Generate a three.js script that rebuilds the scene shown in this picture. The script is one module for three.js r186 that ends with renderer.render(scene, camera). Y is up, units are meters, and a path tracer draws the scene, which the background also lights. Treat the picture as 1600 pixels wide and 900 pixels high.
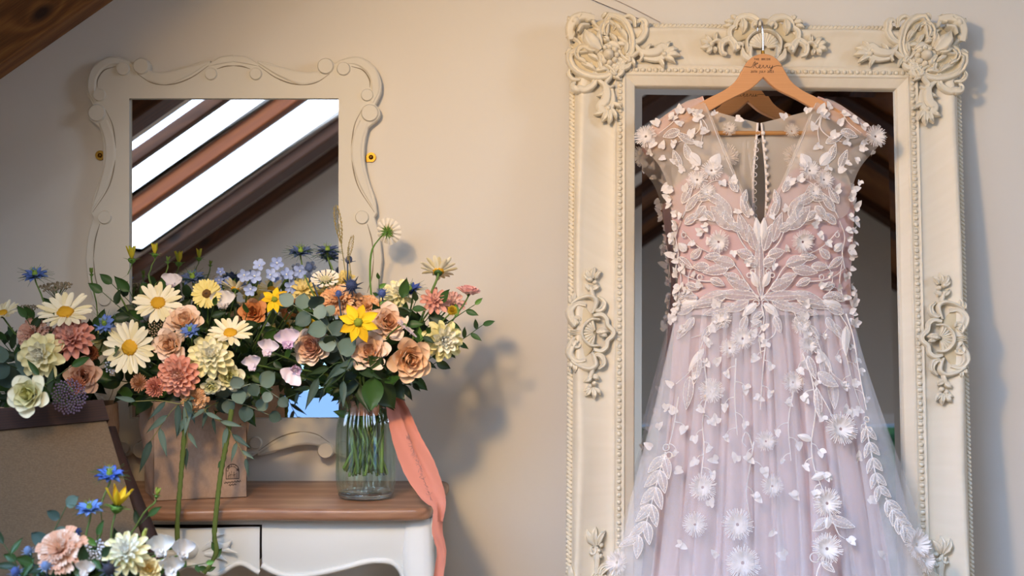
import * as THREE from 'three';
import { mergeGeometries } from 'three/addons/utils/BufferGeometryUtils.js';
import { RoundedBoxGeometry } from 'three/addons/geometries/RoundedBoxGeometry.js';
import { RectAreaLightUniformsLib } from 'three/addons/lights/RectAreaLightUniformsLib.js';
import { Sky } from 'three/addons/objects/Sky.js';

// ------------------------------------------------------------------ camera, sky, lights, exposure
const EYE = 1.164, D = 2.85, S = 0.00128;               // eye height, distance to the wall, metres per photo pixel on the wall
const scene = new THREE.Scene();
const camera = new THREE.PerspectiveCamera(2 * Math.atan(450 * S / D) * 180 / Math.PI, 16 / 9, 0.05, 60);
camera.position.set(0, EYE, D);
camera.lookAt(0, EYE, 0);
camera.focus = 2.68;
camera.userData.fStop = 4.5;
const renderer = new THREE.WebGLRenderer({ antialias: true });
renderer.toneMapping = THREE.LinearToneMapping;
renderer.toneMappingExposure = 0.71;
renderer.shadowMap.enabled = true;
RectAreaLightUniformsLib.init();
const sky = new Sky();
sky.scale.setScalar(400);
sky.material.uniforms.turbidity.value = 9;
sky.material.uniforms.rayleigh.value = 0.7;
sky.material.uniforms.mieCoefficient.value = 0.005;
sky.material.uniforms.sunPosition.value.set(-0.4, 0.75, 0.5);
scene.add(sky);
function areaLight(name, w, h, color, intensity, pos, target) {
  const l = new THREE.RectAreaLight(color, intensity, w, h);
  l.name = name; l.position.set(...pos); l.lookAt(...target); scene.add(l); return l;
}
// warm spot lamp on the sloping ceiling, left of the camera (its fitting is built with the room)
const LAMP = [-0.5, 1.87, 1.72], LAMP_AIM = [0.4, 0.95, 0];
const spot = new THREE.SpotLight(new THREE.Color(1, 0.64, 0.29), 9.6, 0, 0.74, 0.62, 2); spot.name = 'ceiling_spot_light';
spot.position.set(...LAMP); spot.target.position.set(...LAMP_AIM); spot.shadow.radius = 4; spot.castShadow = true; scene.add(spot, spot.target);
// daylight that enters through the two roof windows on the left slope and the one on the shaded right slope
const ROOF = 0.7, C0 = EYE + 1.1317;                     // roof slope and height of the rafters' undersides at x = 0
const nL = Math.hypot(1, ROOF);
for (const [z, w] of [[1.62, 0.62], [2.63, 0.6]]) {
  const x = -0.675, y = C0 + 0.075 + ROOF * x;
  areaLight('roof_window_daylight', w, 2.0, new THREE.Color(0.76, 0.86, 1), 7.6, [x, y, z], [x + ROOF / nL, y - 1 / nL, z]);
}
{ const x = 3.3, y = C0 + 0.075 + ROOF * (3.234 - x); areaLight('shaded_roof_window_daylight', 0.98, 1.06, new THREE.Color(0.7, 0.82, 1), 19, [x, y, 2.1], [x - ROOF / nL, y - 1 / nL, 2.1]); }

// ------------------------------------------------------------------ helpers
let seed = 7;
const rnd = () => { seed = (seed + 0x6d2b79f5) | 0; let t = Math.imul(seed ^ (seed >>> 15), 1 | seed); t = (t + Math.imul(t ^ (t >>> 7), 61 | t)) ^ t; return ((t ^ (t >>> 14)) >>> 0) / 4294967296; };
const rr = (a, b) => a + (b - a) * rnd();
const lerp = THREE.MathUtils.lerp, clamp = THREE.MathUtils.clamp;
const V = (x, y, z) => new THREE.Vector3(x, y, z);
const px = (z) => S * (D - z) / D;                       // metres per photo pixel at depth z
const P = (x, y, z) => V((x - 800) * px(z), EYE + (450 - y) * px(z), z);
const used = {};
function numbered(name) { const n = used[name] = (used[name] ?? -1) + 1; return n ? name + '_' + String(n).padStart(3, '0') : name; }
function finish(o) { o.traverse((c) => { if (c.isMesh) { c.castShadow = c.receiveShadow = true; } }); return o; }
function tag(o, label, category, group) { o.userData.label = label; o.userData.category = category; if (group) o.userData.group = group; return o; }
function thing(name, label, category, pos = V(0, 0, 0), group) {
  const o = new THREE.Group(); o.name = numbered(name); o.position.copy(pos); scene.add(o); return tag(o, label, category, group);
}
function part(name, geo, mat, parent) {
  const m = new THREE.Mesh(geo, mat); m.castShadow = m.receiveShadow = true;
  parent.userData.names ??= {}; const n = parent.userData.names[name] = (parent.userData.names[name] ?? -1) + 1;
  m.name = n ? name + '_' + String(n).padStart(3, '0') : name;
  parent.add(m); return m;
}
function sub(name, parent) { const g = new THREE.Group(); parent.userData.names ??= {}; const n = parent.userData.names[name] = (parent.userData.names[name] ?? -1) + 1; g.name = n ? name + '_' + String(n).padStart(3, '0') : name; parent.add(g); return g; }
function struct(name, geo, mat) { const m = new THREE.Mesh(geo, mat); m.castShadow = m.receiveShadow = true; m.name = numbered(name); m.userData.kind = 'structure'; scene.add(m); return m; }
function box(w, h, d, x = 0, y = 0, z = 0) { const g = new THREE.BoxGeometry(w, h, d); g.translate(x, y, z); return g; }
function merge(list) { return mergeGeometries(list.map((g) => { const h = g.index ? g.toNonIndexed() : g; for (const k of Object.keys(h.attributes)) if (!['position', 'normal', 'uv'].includes(k)) h.deleteAttribute(k); if (!h.attributes.uv) h.setAttribute('uv', new THREE.BufferAttribute(new Float32Array(h.attributes.position.count * 2), 2)); return h; })); }
// a grid surface f(u, v) -> Vector3 for u, v in 0..1
function grid(nu, nv, f, uvf) {
  const p = [], uv = [], idx = [];
  for (let j = 0; j <= nv; j++) for (let i = 0; i <= nu; i++) { const q = f(i / nu, j / nv); p.push(q.x, q.y, q.z); const t = uvf ? uvf(i / nu, j / nv, q) : [i / nu, j / nv]; uv.push(t[0], t[1]); }
  for (let j = 0; j < nv; j++) for (let i = 0; i < nu; i++) { const a = j * (nu + 1) + i, b = a + nu + 1; idx.push(a, a + 1, b, a + 1, b + 1, b); }
  const g = new THREE.BufferGeometry();
  g.setAttribute('position', new THREE.Float32BufferAttribute(p, 3)); g.setAttribute('uv', new THREE.Float32BufferAttribute(uv, 2)); g.setIndex(idx); g.computeVertexNormals(); return g;
}
const curve3 = (pts, tension = 0.5) => new THREE.CatmullRomCurve3(pts.map((p) => p.isVector3 ? p : V(p[0], p[1], p[2] ?? 0)), false, 'catmullrom', tension);
function tube(pts, r0, r1 = r0, n = 16, m = 6) {
  const c = pts instanceof THREE.Curve ? pts : curve3(pts), fr = c.computeFrenetFrames(n, false);
  return grid(m, n, (u, v) => { const q = c.getPoint(v), k = Math.round(v * n), a = u * 2 * Math.PI, r = lerp(r0, r1, v); return q.addScaledVector(fr.normals[k], Math.cos(a) * r).addScaledVector(fr.binormals[k], Math.sin(a) * r); });
}
const at1 = (arr, t) => { const f = t * (arr.length - 1), i = Math.min(Math.floor(f), arr.length - 2); return arr.length === 1 ? arr[0] : lerp(arr[i], arr[i + 1], f - i); };
// a carved ridge along a 2D path: half-round section of half-width w(t) and height h(t) standing on z = z0; flute > 0 hollows it
function ridge(pts, w, h, o = {}) {
  const n = o.n ?? Math.max(10, pts.length * 5), m = o.m ?? 8, z0 = o.z0 ?? 0, fl = o.flute ?? 0, c = curve3(pts.map((p) => V(p[0], p[1], 0)));
  return grid(m, n, (u, v) => {
    const q = c.getPoint(v), t = c.getTangent(v), nx = -t.y, ny = t.x, a = Math.PI * (1 - u), hw = at1(w, v), hh = at1(h, v), k = Math.cos(a);
    const z = Math.sin(a) * hh * (1 - fl * Math.exp(-k * k * 9));
    return V(q.x + nx * k * hw, q.y + ny * k * hw, z0 + z);
  });
}
// spiral scroll path: start angle a0, turns, from radius r0 to r1 round (cx, cy)
function spiral(cx, cy, a0, turn, r0, r1, n = 10) { const out = []; for (let i = 0; i <= n; i++) { const t = i / n, a = a0 + turn * t, r = lerp(r0, r1, t); out.push([cx + Math.cos(a) * r, cy + Math.sin(a) * r]); } return out; }
function dome(x, y, r, h, z0 = 0, n = 12) { const g = new THREE.SphereGeometry(r, n, 6, 0, 2 * Math.PI, 0, Math.PI / 2); g.rotateX(Math.PI / 2); g.scale(1, 1, h / r); g.translate(x, y, z0); return g; }

// ------------------------------------------------------------------ materials
const hash = (x, y) => { let t = Math.imul(x * 374761393 + y * 668265263 | 0, 1274126177); t ^= t >>> 13; t = Math.imul(t, 1103515245); return ((t ^ (t >>> 16)) >>> 0) / 4294967296; };
function vnoise(x, y, wrapX, wrapY) {
  const ix = Math.floor(x), iy = Math.floor(y), fx = x - ix, fy = y - iy, sx = fx * fx * (3 - 2 * fx), sy = fy * fy * (3 - 2 * fy), m = (a, n) => n ? ((a % n) + n) % n : a;
  const h = (a, b) => hash(m(a, wrapX), m(b, wrapY));
  return lerp(lerp(h(ix, iy), h(ix + 1, iy), sx), lerp(h(ix, iy + 1), h(ix + 1, iy + 1), sx), sy);
}
function dataTex(n, m, f, srgb = true) {
  const d = new Uint8Array(n * m * 4);
  for (let y = 0; y < m; y++) for (let x = 0; x < n; x++) { const c = f(x / n, y / m), o = (y * n + x) * 4; for (let k = 0; k < 3; k++) d[o + k] = clamp(Array.isArray(c) ? c[k] : c, 0, 255); d[o + 3] = 255; }
  const t = new THREE.DataTexture(d, n, m); t.wrapS = t.wrapT = THREE.RepeatWrapping; t.magFilter = THREE.LinearFilter; t.minFilter = THREE.LinearFilter; if (srgb) t.colorSpace = THREE.SRGBColorSpace; t.needsUpdate = true; return t;
}
const hex = (h) => [(h >> 16) & 255, (h >> 8) & 255, h & 255];
const mixc = (a, b, t) => a.map((v, i) => v + (b[i] - v) * t);
function woodTex(dark, light, rings, knots = [], size = 512) {       // grain runs along u
  const a = hex(dark), b = hex(light);
  return dataTex(size, 256, (u, v) => {
    let w = v * rings + 0.6 * vnoise(u * 3, v * 4, 3, 4) + 0.25 * vnoise(u * 9, v * 14, 9, 14), kd = 0;
    for (const [ku, kv, kr] of knots) { const dx = (u - ku) * 2.2, dy = v - kv, d = Math.hypot(dx, dy); w += 1.6 * Math.exp(-d * d / (kr * kr * 9)) ; kd = Math.max(kd, clamp(1.6 - d / kr, 0, 1)); }
    const ring = 0.5 + 0.5 * Math.sin(w * 2 * Math.PI), fine = vnoise(u * 40, v * 190, 40, 190), t = clamp(0.25 + 0.5 * ring * ring + 0.45 * (fine - 0.5), 0, 1);
    return mixc(mixc(a, b, t), [40, 22, 14], kd * 0.85);
  });
}
const std = (color, roughness = 0.8, o = {}) => new THREE.MeshStandardMaterial({ color, roughness, side: THREE.DoubleSide, ...o });
const plasterBump = dataTex(512, 512, (u, v) => 120 + 60 * vnoise(u * 24, v * 24, 24, 24) + 40 * vnoise(u * 90, v * 90, 90, 90) + 25 * vnoise(u * 6, v * 6, 6, 6), false);
const paintTex = dataTex(256, 256, (u, v) => { const n = vnoise(u * 5, v * 5, 5, 5) * 0.6 + vnoise(u * 40, v * 12, 40, 12) * 0.4; return mixc([222, 212, 190], [231, 222, 203], n); });
const M = {
  wall: std('#dfdad0', 0.92, { bumpMap: plasterBump, bumpScale: 0.0012 }),
  ceiling: std('#d9d4cc', 0.95),
  beam: std('#ffffff', 0.62, { map: woodTex(0x6a4220, 0xa3703a, 7, [[0.722, 0.34, 0.032], [0.52, 0.62, 0.035], [0.12, 0.3, 0.03], [0.83, 0.2, 0.03]]) }),
  beamDark: std('#c0a890', 0.6, { map: woodTex(0x54341a, 0x7a5230, 8, [[0.3, 0.4, 0.04], [0.7, 0.7, 0.03]]) }),
  beamMid: std('#ffd0a8', 0.6, { map: woodTex(0x6e4420, 0x9c6a34, 7) }),
  boards: std('#ffe8d0', 0.7, { map: woodTex(0x7a502c, 0xa07444, 14) }),
  floor: std('#ffffff', 0.6, { map: woodTex(0x8a6238, 0xb78a56, 9) }),
  cream: std('#ffffff', 0.55, { map: paintTex }),
  creamWash: std('#cfc1a0', 0.6),
  creamPlain: std('#e0d7c2', 0.5),
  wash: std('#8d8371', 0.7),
  mirrorCream: std('#d8d4c8', 0.6),
  mirror: std('#e6e8ea', 0.0, { metalness: 1 }),
  brass: std('#94702e', 0.38, { metalness: 1 }),
  steel: std('#c8c8cc', 0.18, { metalness: 1 }),
  tableTop: new THREE.MeshPhysicalMaterial({ color: '#ffffff', roughness: 0.42, map: woodTex(0x8a6248, 0xb88f70, 9), clearcoat: 0.35, clearcoatRoughness: 0.25, side: THREE.DoubleSide }),
  glass: new THREE.MeshPhysicalMaterial({ color: '#ffffff', roughness: 0.02, transmission: 1, thickness: 0, ior: 1.5, side: THREE.DoubleSide }),
  white: std('#f0efec', 0.5),
};
function uvScale(g, su, sv) { const a = g.attributes.uv; for (let i = 0; i < a.count; i++) a.setXY(i, a.getX(i) * su, a.getY(i) * sv); return g; }
// a timber from A to B with section w (along side) x h (along up); the grain follows its length
function timber(A, B, up, w, h) {
  const dir = B.clone().sub(A), L = dir.length(); dir.normalize(); const side = dir.clone().cross(up).normalize(), u2 = side.clone().cross(dir);
  const g = new RoundedBoxGeometry(L, h, w, 2, 0.006), a = g.attributes.position, uv = g.attributes.uv, nn = g.attributes.normal;
  for (let i = 0; i < a.count; i++) { const flat = Math.abs(nn.getY(i)) > 0.7; uv.setXY(i, a.getX(i) / 1.3 + 0.5, (flat ? a.getZ(i) : a.getY(i)) / 0.3 + 0.5); }
  g.applyMatrix4(new THREE.Matrix4().makeBasis(dir, u2, side).setPosition(A.clone().add(B).multiplyScalar(0.5)));
  return g;
}

// ------------------------------------------------------------------ the room: an attic with a gable wall
const XL = -1.75, XR = 1.617, ZF = 5.67, ZP = 3.71, XP = 0.4, RIDGE = C0 + 0.06 + ROOF * XR, XE = 2 * XR - XL;
const roofY = (x, c = C0) => c + ROOF * (x < XR ? x : 2 * XR - x);
{
  const gable = (x0, x1) => { const s = new THREE.Shape(); s.moveTo(x0, 0); s.lineTo(x1, 0); s.lineTo(x1, roofY(x1) + 0.2); if (x0 < XR && x1 > XR) s.lineTo(XR, roofY(XR) + 0.2); s.lineTo(x0, roofY(x0) + 0.2); s.closePath(); return s; };
  const ext = (s, z) => { const g = new THREE.ExtrudeGeometry(s, { depth: 0.15, bevelEnabled: false }); g.translate(0, 0, z); return uvScale(g, 1, 1); };
  const hole = (x0, y0, x1, y1) => { const h = new THREE.Path(); h.moveTo(x0, y0); h.lineTo(x1, y0); h.lineTo(x1, y1); h.lineTo(x0, y1); h.closePath(); return h; };
  struct('wall_back', ext(gable(XL - 0.2, XE + 0.2), -0.15), M.wall);
  const far = gable(XP, XE + 0.2); far.holes.push(hole(0.55, 0.2, 2.45, 1.84));
  struct('wall_front', ext(far, ZF), M.wall);
  const near = gable(XL - 0.2, XP + 0.1); near.holes.push(hole(-1.2, 0.2, -0.45, 0.9));
  struct('wall_front_left', ext(near, ZP), M.wall);
  struct('wall_return', box(0.1, 2.8, ZF - ZP, XP + 0.05, 1.4, (ZF + ZP) / 2 + 0.075), M.wall);
  struct('wall_left', box(0.15, 1.6, ZP + 0.3, XL - 0.1, 0.8, ZP / 2), M.wall);
  struct('wall_right', box(0.15, 1.6, ZF + 0.3, XE + 0.1, 0.8, ZF / 2), M.wall);
  struct('floor', uvScale(box(XE - XL + 0.5, 0.1, ZF + 0.4, (XE + XL) / 2, -0.05, ZF / 2), 5, 5), M.floor);
  // ceiling: plaster slabs on the slope, with two roof windows left open on the left side
  const slab = (x0, x1, z0, z1, c = C0 + 0.06, t = 0.06) => { const p = (x, z, up) => V(x, roofY(x, c) + up, z), g = box(1, 1, 1), a = g.attributes.position; for (let i = 0; i < a.count; i++) { const q = p(a.getX(i) > 0 ? x1 : x0, a.getZ(i) > 0 ? z1 : z0, a.getY(i) > 0 ? t : 0); a.setXYZ(i, q.x, q.y, q.z); } g.computeVertexNormals(); return g.toNonIndexed(); };
  const W0 = -1.5, W1 = 0.14, openings = [[1.3, 1.94], [2.32, 2.94]], CC = C0 + 0.06, G = [];
  G.push(slab(XL - 0.2, XR, -0.15, 0.42, C0 + 0.19), slab(XL - 0.2, XR, 0.4, 0.42, C0 + 0.06, 0.15), slab(XL - 0.2, W0, 0.4, ZP + 0.1), slab(W1, XR, 0.4, ZP + 0.1)); struct('ceiling', slab(XP, XR, ZP + 0.1, ZF + 0.15), M.boards);
  let z = 0.4; for (const [a, b] of openings) { G.push(slab(W0, W1, z, a)); z = b; } G.push(slab(W0, W1, z, ZP + 0.1));
  struct('ceiling', merge(G), M.ceiling);
  struct('ceiling', merge([slab(XR, 2.86, -0.15, ZF + 0.15), slab(3.74, XE + 0.2, -0.15, ZF + 0.15), slab(2.86, 3.74, -0.15, 1.6), slab(2.86, 3.74, 2.6, ZF + 0.15)]), M.boards);
  const rw = struct('window_5', merge([slab(2.84, 2.86, 1.58, 2.62, C0 + 0.06, 0.16), slab(3.74, 3.76, 1.58, 2.62, C0 + 0.06, 0.16), slab(2.86, 3.74, 1.58, 1.6, C0 + 0.06, 0.16), slab(2.86, 3.74, 2.6, 2.62, C0 + 0.06, 0.16)]), M.white);
  part('pane', slab(2.86, 3.74, 1.6, 2.6, C0 + 0.19, 0.002), M.glass, rw);
  openings.forEach(([a, b], i) => {
    // lining of the opening, frame with a glazing bar, and the pane
    const L = [], c = C0 + 0.06, e = 0.02;
    L.push(slab(W0 - e, W1 + e, a - e, a, c, 0.14), slab(W0 - e, W1 + e, b, b + e, c, 0.14), slab(W0 - e, W0, a, b, c, 0.14), slab(W1, W1 + e, a, b, c, 0.14));
    const w = struct('window_' + (i + 1), merge(L), M.white);
    part('window_frame', merge([slab(W0, W1, a, a + 0.03, c + 0.085, 0.03), slab(W0, W1, b - 0.03, b, c + 0.085, 0.03), slab(W0, W0 + 0.04, a, b, c + 0.085, 0.03), slab(W1 - 0.04, W1, a, b, c + 0.085, 0.03)]), M.beam, w);
    part('pane', slab(W0, W1, a, b, c + 0.11, 0.002), M.glass, w);
  });
  struct('window_3', merge([box(0.05, 1.64, 0.1, 0.575, 1.02, ZF + 0.05), box(0.05, 1.64, 0.1, 2.425, 1.02, ZF + 0.05), box(0.05, 1.64, 0.08, 1.5, 1.02, ZF + 0.05), box(1.9, 0.06, 0.1, 1.5, 1.81, ZF + 0.05), box(1.9, 0.05, 0.1, 1.5, 0.225, ZF + 0.05)]), M.white);
  struct('window_4', merge([box(0.05, 0.7, 0.1, -1.175, 0.55, ZP + 0.05), box(0.05, 0.7, 0.1, -0.475, 0.55, ZP + 0.05), box(0.75, 0.05, 0.1, -0.825, 0.875, ZP + 0.05), box(0.75, 0.05, 0.1, -0.825, 0.225, ZP + 0.05)]), M.white);
  // rafters: the near one lies against the wall, the others show only in the mirrors
  const up = V(-ROOF, 1, 0).normalize(), upR = V(ROOF, 1, 0).normalize();
  const rafter = (z, w, h, c, x0, x1, mat) => { const t = timber(V(x0, c + ROOF * x0 + h / 2 * nL, z), V(x1, c + ROOF * x1 + h / 2 * nL, z), up, w, h); return struct('trim_' + ++trims, t, mat); };
  let trims = 0;
  rafter(0.0375, 0.075, 0.17, C0, XL - 0.1, XR, M.beam);
  rafter(0.71, 0.14, 0.2, C0 - 0.08, XL - 0.1, XR, M.beamDark);
  rafter(1.427, 0.05, 0.04, C0 + 0.02, W0, W1, M.beamDark);
  rafter(2.0, 0.08, 0.12, C0, XL - 0.1, XR, M.beamMid);
  rafter(3.11, 0.24, 0.12, C0, XL - 0.1, XR, M.beamDark);
  rafter(3.63, 0.14, 0.12, C0, XL - 0.1, XR, M.beamDark);
  for (const z of [4.4, 5.0, 5.6]) rafter(z, 0.1, 0.2, C0, XP + 0.1, XR, M.beamDark);
  for (const z of [0.98, 2.8, 3.4, 4.0, 4.5, 5.0, 5.6]) { const c = C0, h = 0.2, f = (x) => c + ROOF * (2 * XR - x) + h / 2 * nL; struct('trim_' + ++trims, timber(V(XR, f(XR), z), V(XE + 0.1, f(XE + 0.1), z), upR, 0.1, h), M.beamDark); }
  struct('trim_' + ++trims, timber(V(XR, RIDGE - 0.1, -0.1), V(XR, RIDGE - 0.1, ZF), V(0, 1, 0), 0.12, 0.26), M.beamDark);
  // outside the garden window
  const ground = struct('ground', box(14, 0.1, 8, 1, -0.06, ZF + 4.2), std('#a7abad', 1)); ground.position.y = -0.02;
  const hg = [];
  for (let i = 0; i < 2600; i++) { const g = new THREE.IcosahedronGeometry(rr(0.06, 0.16), 0); g.rotateX(rr(0, 6)); g.translate(rr(0.3, 7), rr(0, 2.9), ZF + rr(2.6, 3.2)); hg.push(g); }
  const hedge = new THREE.Mesh(merge(hg), std('#4c6b3c', 1)); hedge.name = 'hedge'; scene.add(tag(hedge, 'green garden hedge seen in the big mirror through the far window', 'hedge'));
}

{
  const L = V(...LAMP), dir = V(...LAMP_AIM).sub(L).normalize(), l = thing('ceiling_spot_lamp', 'small white spot lamp on the sloping ceiling, out of the picture', 'lamp', L.clone());
  const q = new THREE.Quaternion().setFromUnitVectors(V(0, 0, 1), dir), turn = (g) => g.applyQuaternion(q);
  part('housing', turn(new THREE.LatheGeometry([[0.0001, -0.1], [0.03, -0.095], [0.042, -0.07], [0.045, -0.012], [0.043, -0.012], [0.04, -0.03]].map((a) => new THREE.Vector2(...a)), 32).rotateX(Math.PI / 2)), M.white, l);
  part('diffuser', turn(new THREE.CircleGeometry(0.041, 24).translate(0, 0, -0.016)), std('#ffffff', 0.6, { emissive: '#ffb060', emissiveIntensity: 2 }), l);
  part('bracket', tube([V(0, 0, 0).addScaledVector(dir, -0.09), V(-0.02, 0.1, 0.05), V(-0.03, roofY(L.x - 0.03, C0 + 0.06) - L.y, 0.06)], 0.007, 0.007, 8, 8), M.white, l);
}

// ------------------------------------------------------------------ flat carved mirror on the wall, above the table
{
  const Z = 0.004, T = 0.02, cx = 368, cy = 404, k = px(Z + T), o = P(cx, cy, Z), m = thing('carved_mirror', 'flat cream painted mirror with a scalloped scroll edge, hung behind the flowers', 'mirror', o);
  const L = (x, y) => [(x - cx) * k, (cy - y) * k];      // photo pixels round the mirror's middle, in metres
  // a quarter of the outline (right, top), from the top middle to the right middle
  const quarter = (() => {
    const c = new THREE.CurvePath(), pts = [], arc = (X, Y, r, a0, a1, n = 8) => { for (let i = 0; i <= n; i++) { const a = lerp(a0, a1, i / n) * Math.PI / 180; pts.push([X + Math.cos(a) * r, Y - Math.sin(a) * r]); } };
    const smooth = (list, n = 10) => { const s = curve3(list.map((q) => V(q[0], q[1], 0))); for (let i = 0; i <= n; i++) { const q = s.getPoint(i / n); pts.push([q.x, q.y]); } };
    smooth([[368, 88], [386, 91], [403, 101]]); smooth([[405, 95], [428, 99], [455, 113], [478, 117], [498, 113]]);
    arc(512, 104, 13.5, 200, 35, 8); smooth([[526, 99], [545, 90], [565, 89], [587, 102], [598, 125], [598, 145], [590, 163]], 16);
    arc(582, 177, 15, 60, -62, 8); smooth([[578, 200], [573, 225], [573, 255], [580, 285], [589, 310], [592, 333]], 14); smooth([[588, 340], [596, 368], [600, 404]], 8);
    return pts;
  })();
  const half = quarter.concat(quarter.slice(0, -1).reverse().map(([x, y]) => [x, 808 - y])), full = half.concat(half.slice(1, -1).reverse().map(([x, y]) => [736 - x, y]));
  const s = new THREE.Shape(full.map(([x, y]) => new THREE.Vector2(...L(x, y)))), h = new THREE.Path([[203, 152], [534, 152], [534, 656], [203, 656]].map(([x, y]) => new THREE.Vector2(...L(x, y))));
  s.holes.push(h);
  const b = new THREE.ExtrudeGeometry(s, { depth: T - 0.003, bevelEnabled: true, bevelThickness: 0.003, bevelSize: 0.0025, bevelOffset: -0.0025, bevelSegments: 2, curveSegments: 4 });
  part('frame_board', uvScale(b, 3, 3), M.mirrorCream, m);
  const g = new THREE.PlaneGeometry(334 * k, 508 * k); g.translate(...L(368.5, 404), T - 0.011); part('glass', g, M.mirror, m);
  const bar = (x, y, w, hh) => box(w * k, hh * k, 0.006, ...L(x, y), T - 0.004);
  part('inner_bead', merge([bar(200, 404, 3, 510), bar(537, 404, 3, 510), bar(368, 149.5, 338, 2.5), bar(368, 658.5, 338, 2.5)]), M.mirrorCream, m);
  // carved scrolls: raised bands and discs, four times round
  for (const sx of [1, -1]) for (const sy of [1, -1]) {
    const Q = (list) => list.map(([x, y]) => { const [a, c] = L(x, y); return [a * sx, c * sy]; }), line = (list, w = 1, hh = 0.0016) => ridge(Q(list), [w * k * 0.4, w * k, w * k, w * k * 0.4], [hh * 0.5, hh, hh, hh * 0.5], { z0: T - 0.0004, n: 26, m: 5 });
    const band = (list, w, hh = 0.0055) => ridge(Q(list), w.map((q) => q * k), [hh * 0.6, hh, hh, hh * 0.6], { z0: T - 0.001, n: 26, m: 6, flute: 0.55 });
    const disc = (x, y, r) => { const [a, c] = Q([[x, y]])[0], e = new THREE.CylinderGeometry(r * k * 0.86, r * k, 0.006, 24); e.rotateX(Math.PI / 2); e.translate(a, c, T + 0.003); return e; };
    part('scroll', band([[407, 98], [440, 112], [475, 123], [503, 119]], [1, 8, 11, 8]), M.mirrorCream, m);
    part('worn_edge', line([[407, 103], [435, 122], [465, 132], [495, 130], [518, 116]]), M.wash, m);
    part('scroll_disc', merge([disc(512, 104, 13), disc(540, 108, 11)]), M.mirrorCream, m);
    part('scroll', band([[532, 98], [562, 96], [584, 112], [590, 138], [584, 160]], [3, 7, 8, 7, 3]), M.mirrorCream, m);
    part('worn_edge', line([[552, 104], [570, 110], [580, 124], [581, 137]]), M.wash, m);
    part('scroll_disc', merge([disc(577, 149, 10), disc(581, 177, 14)]), M.mirrorCream, m);
    part('scroll', band([[572, 190], [562, 218], [561, 250], [572, 290], [589, 328]], [8, 9, 9, 7, 1]), M.mirrorCream, m);
    part('worn_edge', line([[568, 172], [556, 200], [553, 245], [562, 290], [588, 332]]), M.wash, m);
    part('scroll_disc', disc(569, 340, 11), M.mirrorCream, m);
    part('worn_edge', line([[577, 350], [584, 375], [587, 404]]), M.wash, m);
    part('scroll_disc', disc(333, 116, 10), M.mirrorCream, m);
    part('scroll', band([[330, 102], [348, 95], [368, 92]], [2, 6, 6]), M.mirrorCream, m);
    part('worn_edge', line([[342, 108], [355, 104], [368, 103]], 1), M.wash, m);
  }
  for (const [x, y, d, w] of [[157, 243, 1, 'left'], [580, 246, -1, 'right']]) {
    const q = thing('mirror_plate', `small round brass fixing plate at the ${w} edge of the carved mirror`, 'bracket', P(x, y, 0.001)), r = 7.5 * px(0);
    const e = new THREE.CylinderGeometry(r, r * 1.05, 0.004, 24); e.rotateX(Math.PI / 2); e.translate(0, 0, 0.002);
    part('plate', merge([e, box(r * 1.6, r * 1.3, 0.003, d * r * 0.9, -r * 0.3 * (d < 0 ? 1 : 0), 0.0015)]), M.brass, q);
    part('screw', dome(0, 0, r * 0.5, 0.003, 0.004), std('#6a4a1c', 0.35, { metalness: 1 }), q);
  }
}

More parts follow.
